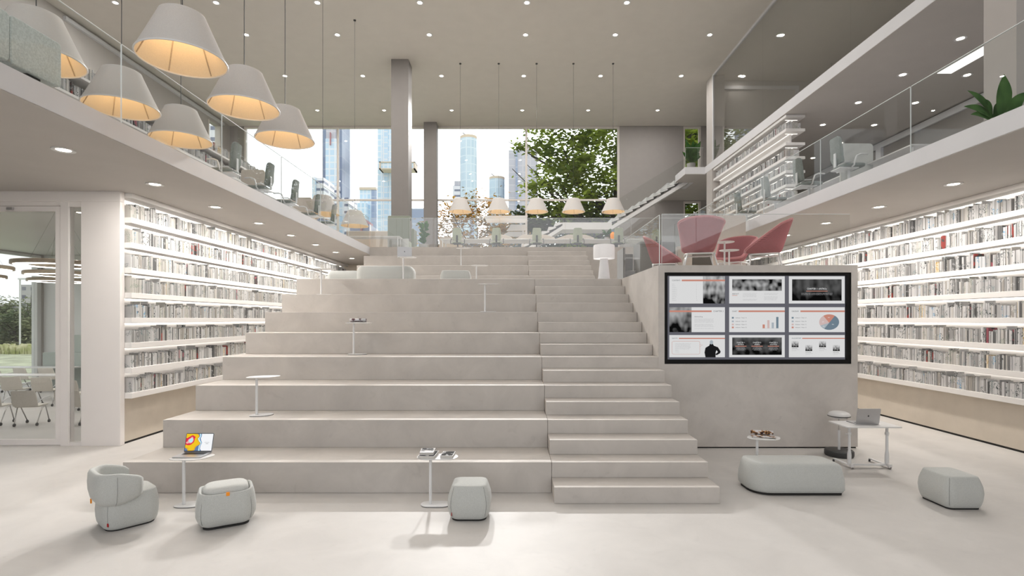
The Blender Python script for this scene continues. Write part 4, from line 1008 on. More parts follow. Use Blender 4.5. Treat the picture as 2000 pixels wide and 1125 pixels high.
q.tube([(x, YS-.002, z) for x, _, z in pts], .0022, 4, close=True); q.tube([(zx(404), YS-.002, zz(776)), (zx(434), YS-.002, zz(782)), (zx(404), YS-.002, zz(799))], .0022, 4); q.build('speech_bubble', M['s_red'], s)
q = MB(); sil = [(462, 909), (452, 860), (462, 812), (500, 790), (508, 770), (505, 748), (522, 737), (540, 748), (538, 772), (548, 790), (590, 806), (618, 850), (612, 868), (578, 888), (562, 880), (590, 855), (575, 836), (566, 860), (566, 909)]
q.yprism([(zx(x), zz(y)) for x, y in sil][::-1], YS-.0018, YS-.0006); q.build('figure_picture', M['s_black'], s)
q = MB(); q.yprism([(zx(523+18*math.cos(a)), zz(755-22*math.sin(a))) for a in [2*PI*i/16 for i in range(16)]], YS-.003, YS-.002); q.build('face_picture', M['s_pale'], s)
s = slide(*X3[1], *Y3[2]); bar(s, 737, 1246, 706, 885, photo('slide_photo_chapters', 7.7, hi=.12, sc=(7, 4, 2), grad=.3), 'picture')
for cx_, n_, t_ in ((825, '1', '«INTRO»'), (992, '2', '«MAIN»'), (1160, '3', '«OUTRO»')):
    bar(s, cx_-58, cx_+58, 792, 799, 's_red', d=.003)
    letters(s, [(f'CHAPTER {n_}:', cx_, 764, 13, 'CENTER', .9), (t_, cx_, 783, 13, 'CENTER', .9)], 's_wt')
    letters(s, [(LOREM[i][:20-2*abs(i-1)], cx_, 811+9*i, 8, 'CENTER') for i in range(4)], 's_txt', 'small_print')
s = slide(*X3[2], *Y3[2]); bar(s, 1456, 1893, 710, 721, 's_red'); letters(s, [('ALGORITHM', 1348, 720, 12)], 's_ink')
ph = photo('slide_photo_small', 9.1, hi=.6, sc=(5, 4, 2), grad=.5)
for x, y in ((1348, 745), (1489, 784), (1630, 745), (1772, 784)):
    bar(s, x, x+70, y, y+61, ph, 'picture'); letters(s, [('Subheading', x, y+77, 9)], 's_ink'); letters(s, [('Lorem ipsum dolor', x, y+90, 7), ('sit amet elit', x, y+99, 7)], 's_txt', 'small_print')

# ---------------------------------------------------------------- pink lounge chairs
def pink_chair():
    t = thing('lounge_chair', 'x', 'chair', (0, 0, 0))
    U, V = 16, 20; vs = []; fs = []
    def P(u, v):
        # centre line: seat front -> seat back -> top of the backrest (local +y is the front)
        if v < .42:
            s_ = v/.42; y = .30-.50*s_; z = .40-.05*s_
        elif v < .58:
            s_ = (v-.42)/.16; a = s_*PI/2*.82; y = -.20-.10*math.sin(a); z = .35+.11*(1-math.cos(a))
        else:
            s_ = (v-.58)/.42; y = -.296-.15*s_-.01*s_*s_; z = .428+.50*s_
        hw = .265+.135*v-(.05*((v-.88)/.12)**2 if v > .88 else 0)-(.04*((.1-v)/.1)**2 if v < .1 else 0)
        k = abs(u)**2.3; ey = .29-.68*v+.05*math.sin(PI*v); ez = .41+.49*v-.03*math.sin(PI*v)      # the rim runs straight from the seat front to the top of the back
        x = hw*u*(1-.06*u*u*math.sin(PI*v)); y += (ey-y)*k; z += (ez-z)*k
        if v > .85: z -= .03*abs(u)**3*((v-.85)/.15)
        return (x, y, z)
    for j in range(V+1):
        for i in range(U+1): vs.append(P(-1+2*i/U, j/V))
    for j in range(V):
        for i in range(U): a = j*(U+1)+i; fs.append((a, a+1, a+U+2, a+U+1))
    q = MB(); q.add(vs, fs); sh = q.build('seat_shell', M['pink'], t, smooth=180)
    m = sh.modifiers.new('s', 'SOLIDIFY'); m.thickness = .035; m.offset = 0; m = sh.modifiers.new('sub', 'SUBSURF'); m.levels = 1; m.render_levels = 1
    edge = [vs[i] for i in range(U+1)]+[vs[j*(U+1)+U] for j in range(1, V+1)]+[vs[V*(U+1)+i] for i in range(U-1, -1, -1)]+[vs[j*(U+1)] for j in range(V-1, 0, -1)]
    MB().tube(edge, .021, 7, close=True).build('piping', M['pinkp'], sh, smooth=180)
    ring = [(x, y-.02, .325) for x, y in rrect(.25, .25, .12, 4)]
    MB().tube(ring, .013, 8, close=True).build('frame', M['whitem'], t, smooth=180)
    for sx in (-1, 1):
        for sy, yy in ((1, .20), (-1, -.24)):
            MB().tube([(sx*.215, yy, .325), (sx*.30, yy+sy*.06, 0)], [.014, .011], 8).build('leg', M['whitem'], t, smooth=180)
    return t
pc = pink_chair()
G = 'pink knitted lounge chairs above the screen'
pc.location = (3.82, 10.8, 3.2); pc.rotation_euler = (0, 0, math.radians(-14)); pc.scale = (1.15, 1.15, 1.15); pc['group'] = G; pc['label'] = 'pink knitted lounge chair seen squarely from behind, above the left part of the screen'
dup(pc, (5.16, 10.85, 3.2), math.radians(66), 'pink knitted lounge chair seen from the side, rightmost above the screen', G)
dup(pc, (3.72, 12.8, 3.2), math.radians(-110), 'pink knitted lounge chair at the corner of the glass, partly behind its edge', G)
dup(pc, (5.2, 12.45, 3.2), math.radians(140), 'pink knitted lounge chair facing the viewer behind the small white round tables', G)
def round_table(label, loc, h, r):
    t = thing('round_table', label, 'table', loc, 0, 'small round tables by the pink chairs')
    MB().lathe([(r-.01, h-.012), (r, h-.006), (r-.004, h), (.001, h)], n=28).build('tabletop', M['white'], t, smooth=40)
    MB().tube([(0, 0, .014), (0, 0, h-.011)], .018, 12).build('pole', M['whitem'], t, smooth=60)
    MB().lathe([(r*.62, 0), (r*.62, .01), (.02, .015)], n=24).build('base_plate', M['whitem'], t, smooth=40)
round_table('taller small white round table between the pink chairs', (4.50, 11.2, 3.2), .70, .20); round_table('lower small white round table between the pink chairs', (4.74, 11.55, 3.2), .57, .21)
# acoustic booth and panel behind the chairs
b = thing('acoustic_booth', 'dark grey felt booth with rounded back panels behind the glass corner', 'booth', (2.93, 14.2, 3.203))
MB().xprism(rrect(.42, .585, .12, 5, .42, .585), .50, 1.46).build('side_wing', M['darkfelt'], b, smooth=40, bevel=.03)
MB().box(.06, .12, .1, .95, 0, 1.0).build('side_panel', M['darkfelt'], b, bevel=.015); MB().box(.12, .50, .86, .94, 0, .92).build('back_panel', M['darkfelt'], b, bevel=.015)
MB().box(.14, .49, .35, .84, .05, .40).build('seat', M['darkfelt'], b, bevel=.03)
b = thing('screen_panel', 'pale beige felt room divider standing behind the pink chairs', 'divider', (5.25, 13.5, 3.2))
MB().yprism(rrect(.36, .85, .05, 4, .36, .87), 0, .07).build('panel', M['beigefelt'], b, smooth=40); MB().yprism([(-.12, 1.55), (0, 1.70), (0, .02), (-.12, .02)], .0, .07).build('wing', M['beigefelt'], b)
MB().box(-.05, .71, -.05, .12, 0, .02).build('foot', M['dark'], b)
b = thing('screen_panel', 'narrow pale divider behind the pink chair seen from behind', 'divider', (4.5, 14.4, 3.2))
MB().box(0, .40, 0, .06, .02, 1.05).build('panel', M['beigefelt'], b, bevel=.01); MB().box(0, .4, -.04, .1, 0, .02).build('foot', M['dark'], b)

# ---------------------------------------------------------------- office chairs
def office_chair(felt, armm, spinem, hb=.98):
    t = thing('office_chair', 'x', 'chair', (0, 0, 0))
    R = []
    for z, hx, y in ((.50, .15, -.20), (.53, .17, -.21), (.62, .185, -.235), (.75, .18, -.24), (hb-.07, .165, -.26), (hb-.02, .15, -.275), (hb, .115, -.28)):
        R.append([(x, y+yy, z) for x, yy in rrect(hx, .028, .026, 3)])
    MB().loft(R).build('backrest', M[felt], t, smooth=50)
    MB().box(-.035, .035, -.285, -.262, .42, .70).build('back_support', M[spinem], t, bevel=.008)
    MB().loft([[(x*k, y*k, z) for x, y in rrect(.225, .215, .09, 5)] for z, k in ((.40, .85), (.41, .97), (.44, 1), (.455, .98), (.465, .9))]).build('seat', M[felt], t, smooth=50)
    MB().box(-.16, .16, -.27, .10, .375, .40).build('mechanism', M[spinem], t, bevel=.01)
    for s in (-1, 1):
        MB().tube([(s*.17, -.06, .39), (s*.265, -.07, .40), (s*.275, -.06, .48), (s*.265, -.02, .58), (s*.26, .06, .615), (s*.25, .20, .615)], [.014, .015, .015, .014, .016, .016], 8).build('armrest', M[armm], t, smooth=180)
    MB().tube([(0, 0, .10), (0, 0, .38)], .024, 10).build('column', M[spinem], t, smooth=60)
    for k in range(5):
        a = 2*PI*k/5+.3; c, s = math.cos(a), math.sin(a)
        l_ = MB().tube([(0, 0, .10), (.27*c, .27*s, .062)], [.024, .014], 6).build('leg', M[spinem], t, smooth=180)
        MB().tube([(.27*c-.012*s, .27*s+.012*c, .03), (.27*c+.012*s, .27*s-.012*c, .03)], .03, 10).build('castor', M['dark'], l_, smooth=40)
    return t
c1 = office_chair('sage', 'dark', 'dark'); c2 = office_chair('chairgreen', 'whitem', 'whitem', 1.0)
G = 'pale green office chairs at the deck table'
for i, x in enumerate((894, 970, 1048, 1127, 1206)):
    lb = f'pale green office chair at the deck table, {ordinal(i+1)} from the left of five'
    p = ((x-CX)*20.6/F, 20.6, 4.8)
    if i == 0: c1.location = p; c1['label'] = lb; c1['group'] = G
    else: dup(c1, p, 0, lb, G)
dup(c1, ((1281-CX)*20.6/F, 20.9, 4.8), .15, 'pale green office chair on the deck seen behind the dark booth, apart from the five', G)
G = 'grey green office chairs on the left balcony'
for i, (x, y) in enumerate(((437, 10.62), (506, 12.0), (558, 13.45), (604, 15.0), (637, 16.35))):
    lb = f'grey green office chair on the left balcony, {ordinal(i+1)} one going away from the viewer'
    p = ((x-CX)*y/F, y, 4.8)
    if i == 0: c2.location = p; c2.rotation_euler = (0, 0, PI/2); c2['label'] = lb; c2['group'] = G
    else: dup(c2, p, PI/2, lb, G)
G = 'grey green office chairs on the right balcony'
for i, (x, y) in enumerate(((1658, 10.3), (1580, 11.66), (1514, 13.15), (1458, 14.75))):
    dup(c2, ((x-CX)*y/F, y, 4.8), -PI/2, f'grey green office chair on the right balcony, {ordinal(i+1)} one going away from the viewer', G)

# desks, dividers
def desk_table(label, loc, sx, sy, h, name='desk', top='white', legs=True):
    t = thing(name, label, 'desk', loc)
    MB().box(0, sx, 0, sy, h-.025, h).build('desktop', M[top], t, bevel=.004)
    for x in (.08, sx-.08):
        for y in (.08, sy-.08): MB().tube([(x, y, 0), (x, y, h-.025)], .022, 8).build('leg', M['whitem'], t, smooth=60)
    return t
desk_table('long white desk along the left balcony in front of the office chairs', (-7.35, 9.9, 4.8), .95, 7.3, .70)
desk_table('long white desk along the right balcony beside the office chairs', (7.37, 9.73, 4.8), .85, 6.2, .70)
t = desk_table('long white shared table on the deck under the row of pendant lamps', (-2.95, 21.25, 4.8), 8.6, 1.2, .70)
for i in range(4):
    x = .05+2.15*i
def divider(label, loc, pts, th=.05, m='beigefelt'):
    o = MB().yprism(pts, 0, th).build('desk_screen', M[m], bevel=.012); o.location = loc
    return tag(o, label, 'divider', 'desk screens')
def rr2(w, h, r): return rrect(w/2, h/2, r, 5, w/2, h/2)
divider('beige desk screen with rounded corners behind the second office chair on the left balcony', (-6.87, 13.25, 5.505), rr2(.60, .52, .07))
divider('beige desk screen with rounded corners behind the fourth office chair on the left balcony', (-6.86, 16.26, 5.505), rr2(.62, .52, .07))
divider('beige desk screen at the far end of the left balcony desk', (-6.90, 17.05, 5.505), rr2(.60, .50, .07))
o = divider('pale desk screen with rounded corners behind the first office chair on the right balcony', (6.82, 10.95, 4.8), rr2(.68, 1.12, .08), m='greyl')
for i, (xa, xb, c_) in enumerate(((936, 1000, .5), (1008, 1084, .2), (1086, 1160, .35))):
    w_ = (xb-xa)*21.9/F
    divider(f'beige desk screen with sloping shoulders on the deck table, {ORD[i+1]} from left', ((xa-CX)*21.9/F, 21.85, 5.501), [(0, 0), (w_, 0), (w_, .14), (w_*.78, .26), (w_*c_*.9, .27), (0, .10)])
# stools/round table at the near end of the right desk
t = thing('round_table', 'dark round side table with an oak stem near the end of the right balcony desk', 'table', (8.15, 9.3, 4.8))
MB().lathe([(.27, .60), (.28, .61), (.28, .625), (.001, .63)], n=24).build('tabletop', M['darkfelt'], t, smooth=40); MB().tube([(0, 0, .02), (0, 0, .6)], .035, 10).build('stem', M['wood'], t, smooth=60); MB().lathe([(.2, 0), (.2, .02), (.03, .03)], n=20).build('base', M['dark'], t)

# grey acoustic screens along the left balcony
G = 'grey acoustic panels on the left balcony edge'
for i, (ya, yb, lb) in enumerate(((5.42, 6.03, 'grey upholstered balcony panel with rounded corners, the complete one at the top left'), (4.6, 5.41, 'grey upholstered balcony panel cut off by the left edge of the picture'))):
    o = thing('acoustic_screen', lb, 'panel', (-5.22, ya, 4.81), 0, G)
    # thick soft slab standing just behind the glass
    MB().xprism([(y, z) for y, z in rrect((yb-ya)/2, .2525, .045, 4, (yb-ya)/2, .3425)], -.10, .04).build('pad', M['acoustic'], o, smooth=40, bevel=.012)
    MB().box(-.06, 0, (yb-ya)/2-.08, (yb-ya)/2+.08, -.008, .10).build('foot', M['dark'], o)

# deck: high-backed booth, sofa, sideboard
b = thing('high_back_sofa', 'sage green high-backed acoustic sofa in front of the nearer square column', 'sofa', at(757, 481, 20.0)[:2]+(4.8,))
MB().xprism([(0, .52), (.0, 1.30), (.06, 1.40), (.30, 1.40), (.36, 1.30), (.36, 1.25), (.27, 1.32), (.10, 1.32), (.07, 1.26), (.07, .52)], 0, .84)  .build('hood', M['sagegrey'], b, bevel=.02)
MB().box(0, .80, .0, .07, .05, .52).build('back_panel', M['greyl'], b, bevel=.01); MB().box(.02, .80, .1, .62, .12, .45).build('seat', M['sage'], b, bevel=.03)
b = thing('high_back_sofa', 'sage green high-backed acoustic chair just right of the nearer square column', 'sofa', at(802, 481, 21.5)[:2]+(4.8,))
MB().box(0, .14, 0, .7, .05, 1.17).build('back_panel', M['sagegrey'], b, bevel=.05); MB().box(.14, .6, .05, .65, .1, .44).build('seat', M['sage'], b, bevel=.04)
b = thing('sofa', 'low brown-grey sofa at the left end of the deck below the single pendant lamp', 'sofa', at(676, 481, 21.0)[:2]+(4.8,))
MB().box(0, 1.7, .0, .12, .1, .98).build('back_panel', M['beigefelt'], b, bevel=.03); MB().box(0, 1.7, .12, .7, .1, .45).build('seat', M['beigefelt'], b, bevel=.04); MB().box(0, .12, .12, .7, .1, .65).build('armrest', M['beigefelt'], b, bevel=.03)
t = desk_table('white desk in front of the low sofa at the left end of the deck', (-6.2, 19.4, 4.8), 2.0, .6, .52)
b = thing('sideboard', 'low pale sideboard behind the left end of the deck table', 'sideboard', at(858, 481, 24.0)[:2]+(4.8,))
MB().box(0, 1.0, 0, .5, .06, 1.2).build('body', M['beigefelt'], b); MB().box(.08, .92, -.02, 0, .5, 1.0).build('door', M['wood'], b); MB().box(.1, .9, .05, .45, 0, .06).build('plinth', M['dark'], b)

# white staircase up to the gallery
s = thing('staircase', 'white folded staircase with a landing, climbing to the gallery at the back right', 'staircase', (0, 0, 0))
MB().yprism([(2.53, 6.86), (5.06, 6.86), (5.06, 7.22), (2.53, 7.22)], 27.0, 28.3).build('landing', M['white'], s)
for nm_, (xa, za, xb, zb), n_ in (('upper', (5.06, 7.22, 9.0, 9.6), 11), ('lower', (-1.3, 4.8, 2.53, 7.22), 11)):
    sx, sz = (xb-xa)/n_, (zb-za)/n_
    MB().yprism([(xa, za-.36+.0), (xb, zb-.36), (xb, zb-.16), (xa, za-.16)] if nm_ == 'upper' else [(xa+.55, 4.8), (xb, zb-.36), (xb, zb-.16), (xa+.25, 4.8)], 27.0, 28.3).build('stringer', M['white'], s)
    for k in range(n_):
        x0, z0 = xa+sx*k, za+sz*k
        MB().yprism([(x0-.02, z0+.02), (x0+sx+.02, z0+sz-.05), (x0+sx+.02, z0+sz), (x0-.02, z0+sz)], 27.05, 28.25).build('tread', M['white'], s)
MB().yprism([(5.06, 7.24), (9.0, 9.62), (9.0, 10.6), (5.06, 8.22)], 26.98, 26.992).build('glass_guard', M['rail'], s)
MB().box(2.53, 5.06, 26.98, 26.992, 7.24, 8.2).build('glass_guard', M['rail'], s)
balustrade('glass balustrade of the gallery beside the stair head', 'x', 25.45, [8.32, 9.22], 9.601, 10.55)
b = thing('display_stand', 'white display stand of three sloping panels on the deck before the window', 'stand', (0, 24.0, 4.8))
for (xa, xb, xc, xd, ya, yb), y_ in (((945, 1031, 1026, 951, 421, 435), .0), ((999, 1029, 1026, 989, 438.5, 450.5), .25), ((993, 1027, 1025, 978, 452.5, 461.5), .5)):
    Y_ = 24+y_; pts = [((xa-CX)*Y_/F, H-(ya-CY)*Y_/F-4.8), ((xd-CX)*Y_/F, H-(yb-CY)*Y_/F-4.8), ((xc-CX)*Y_/F, H-(yb-CY)*Y_/F-4.8), ((xb-CX)*Y_/F, H-(ya-CY)*Y_/F-4.8)]
    MB().yprism(pts[::1], y_, y_+.12).build('panel', M['white'], b)
MB().tube([(.45, .3, 0), (.45, .3, 1.75)], .04, 8).build('post', M['whitem'], b, smooth=60); MB().box(.1, .8, .05, .6, 0, .03).build('foot', M['whitem'], b)

# ---------------------------------------------------------------- plants
def leaf(mb, base, tip, w, sag=.0, n=8, up=(0, 0, 1)):
    b, t = Vector(base), Vector(tip); d = t-b; s = d.cross(Vector(up))
    if s.length < 1e-3: s = Vector((1, 0, 0))
    s.normalize(); nrm = s.cross(d).normalized(); vs = []; fs = []
    for i in range(n+1):
        u = i/n; c = b+d*u+Vector((0, 0, 1))*(sag*4*u*(1-u)); ww = w*math.sin(PI*min(1, (u*.96+.03))**.8)*.5
        vs += [c-s*ww+nrm*ww*.25, c, c+s*ww+nrm*ww*.25]
    for i in range(n):
        a = i*3; fs += [(a, a+1, a+4, a+3), (a+1, a+2, a+5, a+4)]
    mb.add(vs, fs)
def plant(label, loc, leaves, pot=(.20, .35), name='potted_plant', seed=1):
    t = thing(name, label, 'plant', loc)
    r, h = pot
    p_ = MB().lathe([(r*.75, 0), (r*.8, .01), (r, h), (r*.93, h), (r*.9, h-.04)], n=24, cap1=False).build('pot', M['pot'], t, smooth=40)
    MB().lathe([(r*.92, h-.045), (.001, h-.03)], n=20, cap0=False).build('soil', M['soil'], p_)
    q = MB(); st_ = MB()
    for (bx, by, bz, tx, ty, tz, w_) in leaves:
        st_.tube([(bx*.2, by*.2, h-.05), (bx, by, bz)], .008, 5); leaf(q, (bx, by, bz), (tx, ty, tz), w_, .04, up=(0.3, -1, .4))
    q.build('foliage', M['leaf'], t, smooth=180); st_.build('stems', M['leaf'], t); return t
plant('big banana-leaved plant behind the glass at the right end of the right balcony', (6.72, 7.3, 4.8),
      [(0.02, 0, 0.27, 0.02, -0.08, 0.82, 0.324), (-0.06, 0, 0.25, -0.46, -0.05, 0.61, 0.203), (0.1, 0, 0.23, 0.4, 0, 0.61, 0.176), (0.06, 0.05, 0.27, 0.16, 0.1, 0.67, 0.162), (-0.1, -0.05, 0.21, -0.55, -0.1, 0.37, 0.162), (-0.08, 0, 0.22, -0.28, -0.1, 0.47, 0.189), (-0.1, -0.05, 0.17, -0.5, -0.15, 0.24, 0.135), (0.1, -0.02, 0.17, 0.42, -0.1, 0.37, 0.162), (0, 0.05, 0.23, 0.25, 0.2, 0.53, 0.176)], (.17, .22))
rnd = random.Random(3)
lv = []
for i in range(26):
    a = rnd.uniform(0, 2*PI); z0 = rnd.uniform(.35, 1.0); r_ = rnd.uniform(.12, .34); lv.append((.05*math.cos(a), .05*math.sin(a), z0, r_*math.cos(a), r_*math.sin(a), z0+rnd.uniform(.02, .24), .13))
plant('green leafy plant in a pot on the deck between the two square columns', at(828, 481, 20.3)[:2]+(4.8,), lv, (.2, .34))
lv = []
for i in range(16):
    a = rnd.uniform(0, 2*PI); r_ = rnd.uniform(.2, .68); lv.append((.06*math.cos(a), .06*math.sin(a), rnd.uniform(.35, .7), r_*math.cos(a), r_*math.sin(a), rnd.uniform(.7, 1.75), .30))
plant('tall dark plant on the gallery at the head of the white staircase', at(1350, 371, 26.15)[:2]+(9.6,), lv, (.22, .38))
lv = []
for i in range(12):
    a = rnd.uniform(0, 2*PI); lv.append((0, 0, .25, .22*math.cos(a), .22*math.sin(a), rnd.uniform(.3, .5), .09))
plant('small green plant on the right end of the deck table', at(1185, 472, 21.9)[:2]+(5.502,), lv, (.10, .16))
MB_ = thing('bottle', 'small orange and blue bottle on the deck table beside the fifth green chair', 'bottle', at(1197, 472, 21.7)[:2]+(5.502,))
MB().lathe([(.10, 0), (.11, .02), (.11, .26), (.05, .33), (.04, .36)], n=16).build('body', M['orange'], MB_, smooth=40); MB().lathe([(.055, .355), (.055, .42), (.001, .42)], n=12).build('cap', M["s_blue"], MB_)

# ---------------------------------------------------------------- meeting room
def meeting_chair():
    t = thing('meeting_chair', 'x', 'chair', (0, 0, 0))
    R = []
    for z, hx, y in ((.42, .22, -.20), (.50, .225, -.225), (.62, .225, -.255), (.74, .215, -.29), (.76, .20, -.295)):
        R.append([(x, y+yy, z) for x, yy in rrect(hx, .014, .013, 2)])
    MB().loft(R).build('backrest', M['mesh'], t, smooth=50)
    MB().loft([[(x*k, y*k, z) for x, y in rrect(.22, .21, .06, 4)] for z, k in ((.395, .95), (.41, 1), (.425, .97))]).build('seat', M['mesh'], t, smooth=50)
    for s in (-1, 1):
        MB().tube([(s*.20, -.20, .06), (s*.225, -.06, .37), (s*.225, .05, .385), (s*.20, .22, .06)], .011, 7).build('leg_frame', M['chrome'], t, smooth=180)
        MB().tube([(s*.225, -.22, .50), (s*.26, -.10, .58), (s*.26, .14, .585)], .012, 6).build('armrest', M['whitem'], t, smooth=180)
        for yy in (-.20, .22): MB().tube([(s*.20-.014, yy, .032), (s*.20+.014, yy, .032)], .032, 10).build('castor', M['dark'], t, smooth=40)
    return t
mc = meeting_chair(); G = 'beige mesh meeting chairs behind the glass door'
mch = [((62, 829), .25, 'beige mesh meeting chair in the nearest row, the whole one behind the glass door'), ((-8, 829), .25, 'beige mesh meeting chair in the nearest row, cut off by the left edge'), ((143, 829), .3, 'beige mesh meeting chair in the nearest row, seen through the narrow side pane'),
       ((33, 790), .3, 'beige mesh meeting chair in the middle row, left one behind the glass door'), ((92, 792), .3, 'beige mesh meeting chair in the middle row, right one behind the glass door'), ((148, 800), .1, 'beige mesh meeting chair in the middle row, behind the narrow side pane'),
       ((6, 765), -.1, 'beige mesh meeting chair in the back row at the left edge'), ((56, 765), -.1, 'beige mesh meeting chair in the back row in front of the lawn'), ((103, 765), .1, 'beige mesh meeting chair in the back row in front of the grey cabinet')]
for i, ((x, y), rz, lb) in enumerate(mch):
    Y_ = H*F/(y-CY); p = ((x-CX)*Y_/F, Y_, 0)
    if i == 0: mc.location = p; mc.rotation_euler = (0, 0, rz); mc['label'] = lb; mc['group'] = G
    else: dup(mc, p, rz, lb, G)
for lb, x, Y_ in (('white meeting table between the chair rows', -14.0, 14.6), ('white meeting table behind the back row of chairs', -15.6, 16.9)):
    t = thing('meeting_table', lb, 'table', (x, Y_, 0)); MB().box(-1.4, 1.6, -.25, .25, .695, .72).build('tabletop', M['white'], t, bevel=.004)
    for xx in (-1.2, 1.4): MB().tube([(xx, 0, 0), (xx, 0, .695)], .03, 8).build('leg', M['chrome'], t, smooth=60)
c = thing('cabinet', 'grey felt-covered cabinet with a smaller box on top at the end of the meeting room', 'cabinet', (-15.4, 17.2, 0))
MB().box(0, 1.6, 0, .8, 0, 1.16).build('body', M['greygreen'], c, bevel=.01)
o = MB().box(-14.85, -13.6, 17.3, 17.95, 1.161, 1.72).build('box', M['greygreen'], bevel=.01); tag(o, 'smaller grey box standing on top of the grey cabinet in the meeting room', 'box')
def ringlamp(label, loc, R=.75):
    t = thing('ring_lamp', label, 'pendant lamp', loc, 0, 'wooden ring lamps in the meeting room')
    n = 48; sec = [(R, 0), (R, .07), (R-.02, .085), (R-.30, .085), (R-.32, .07), (R-.32, 0)]
    q = MB(); q.loft([[(r_*math.cos(2*PI*k/n), r_*math.sin(2*PI*k/n), z) for r_, z in sec] for k in range(n)], close=True); q.build('ring', M['wood'], t, smooth=40)
    q = MB(); q.loft([[(r_*math.cos(2*PI*k/n), r_*math.sin(2*PI*k/n), z) for r_, z in ((R-.05, -.004), (R-.05, -.001), (R-.27, -.001), (R-.27, -.004))] for k in range(n)], close=True); q.build('light_ring', M['ringglow'], t)
    for k in range(3):
        a = 2*PI*k/3+.4; MB().tube([((R-.16)*math.cos(a), (R-.16)*math.sin(a), .08), (.05*math.cos(a), .05*math.sin(a), 4.52-loc[2])], .0015, 4).build('wire', M['dark'], t)
ringlamp('wooden ring lamp in the meeting room, nearest and highest of the three in view', (-9.42, 10.9, 3.36)); ringlamp('wooden ring lamp in the meeting room, middle one of the three in view', (-11.42, 13.3, 3.36))
ringlamp('wooden ring lamp in the meeting room, farthest and lowest of the three in view', (-13.45, 15.6, 3.36)); ringlamp('wooden ring lamp cut off by the left edge, lower of the two', (-14.4, 13.9, 3.36)); ringlamp('wooden ring lamp cut off by the left edge, upper of the two', (-12.3, 11.9, 3.40))
# ---------------------------------------------------------------- outside: trees
def tree(label, loc, h, crown, n, lm, lsize, seed, name='tree', trunk=.22, groups=None, limbs=7):
    t = thing(name, label, 'tree', loc, 0, groups); rg = random.Random(seed)
    q = MB(); tips = []
    q.tube([(0, 0, 0), (.1, .05, h*.22), (-.05, 0, h*.45), (.1, 0, h*.8)], [trunk, trunk*.8, trunk*.6, trunk*.2], 8)
    for i in range(limbs):
        a = 2*PI*i/limbs+rg.uniform(-.3, .3); z0 = h*rg.uniform(.2, .55); rx, ry = crown[0]*rg.uniform(.5, .9), crown[1]*rg.uniform(.4, .8)
        e = (rx*math.cos(a), ry*math.sin(a), min(h*.95, z0+h*rg.uniform(.15, .4))); m_ = (e[0]*.45, e[1]*.45, (z0+e[2])/2+h*.02)
        q.tube([(0, 0, z0), m_, e], [trunk*.45, trunk*.3, trunk*.1], 6)
        for j in range(3):
            e2 = tuple(e[k]+rg.uniform(-1, 1)*crown[k]*.3 for k in range(3)); q.tube([m_, e2], [trunk*.2, trunk*.05], 5)
    q.build('trunk', M['bark'], t, smooth=60)
    cl = []
    for i in range(max(14, n//60)):
        while True:
            x, y, z = (rg.uniform(-1, 1) for _ in range(3))
            if .15 < x*x+y*y+z*z < 1: break
        cl.append((x*crown[0], y*crown[1], h-crown[2]+z*crown[2], rg.uniform(.5, 1.15)))
    q = MB()
    for i in range(n):
        cx, cy, cz, cr = cl[rg.randrange(len(cl))]; s = lsize*rg.uniform(.6, 1.3)
        c = Vector((cx+rg.gauss(0, .55)*cr, cy+rg.gauss(0, .55)*cr, cz+rg.gauss(0, .32)*cr))
        a = Vector((rg.uniform(-1, 1), rg.uniform(-1, 1), rg.uniform(-.35, .35))).normalized(); b = a.cross(Vector((rg.uniform(-.5, .5), rg.uniform(-.5, .5), 1))).normalized()
        q.add([c-a*s*.5, c-a*s*.1+b*s*.32, c+a*s*.3+b*s*.2, c+a*s*.55, c+a*s*.3-b*s*.2, c-a*s*.1-b*s*.32], [(0, 1, 2, 3, 4, 5)])
    q.build('foliage', lm, t); return t
GZ = -.25
tree('big green tree filling the right half of the right-hand big window', (7.9, 40, GZ), 21.5, (7.6, 3.4, 7.2), 25000, M['treeleaf'], .38, 5, trunk=.5, limbs=10)
tree('dark green tree behind the narrow windows at the far right', (15.2, 42.5, GZ), 20, (4.4, 2.6, 9), 9000, M['darkleaf'], .5, 8, trunk=.3)
tree('dark leafy tree seen low in the right-hand big window behind the lamps', (3.4, 46, GZ), 12.4, (6.2, 2.5, 5.2), 17000, M['darkleaf'], .45, 11, trunk=.3)
tree('dark green tree low behind the white staircase', (9.0, 44, GZ), 13.2, (5.2, 2.2, 6), 15000, M['darkleaf'], .5, 14, trunk=.3)
tree('autumn tree with orange leaves low in the right-hand big window', (-2.6, 37.0, GZ), 11.2, (3.3, 1.8, 3.7), 9000, M['autumn'], .24, 17, trunk=.18)
tree('small autumn tree half hidden by the second column', (-5.6, 38.5, GZ), 10.2, (1.8, 1.3, 3.2), 2200, M['autumn'], .22, 21, trunk=.14)
G = 'park trees seen through the meeting room'
for i, (x, yb, yt, Y_, w_) in enumerate(((8, 690, 592, 44, 2.6), (30, 690, 610, 42, 2.0), (52, 690, 572, 46, 2.6), (75, 690, 598, 44, 2.0), (-25, 690, 585, 44, 3.0))):
    tp = at(x, yt, Y_)
    tree(('bushy park tree beyond the lawn at the left edge of the door glass', 'low dark park tree between the two taller ones seen through the door glass', 'tallest pale park tree in front of the apartment block seen through the door glass', 'park tree next to the window frame of the meeting room', 'park tree beyond the lawn just outside the left picture edge')[i],
         (tp[0], Y_, GZ), tp[2]-GZ, (w_, 1.4, (tp[2]-GZ)*.55), 2200, M['paleleaf'], .28, 30+i, groups=G, trunk=.14)
rg = random.Random(5); q = MB()
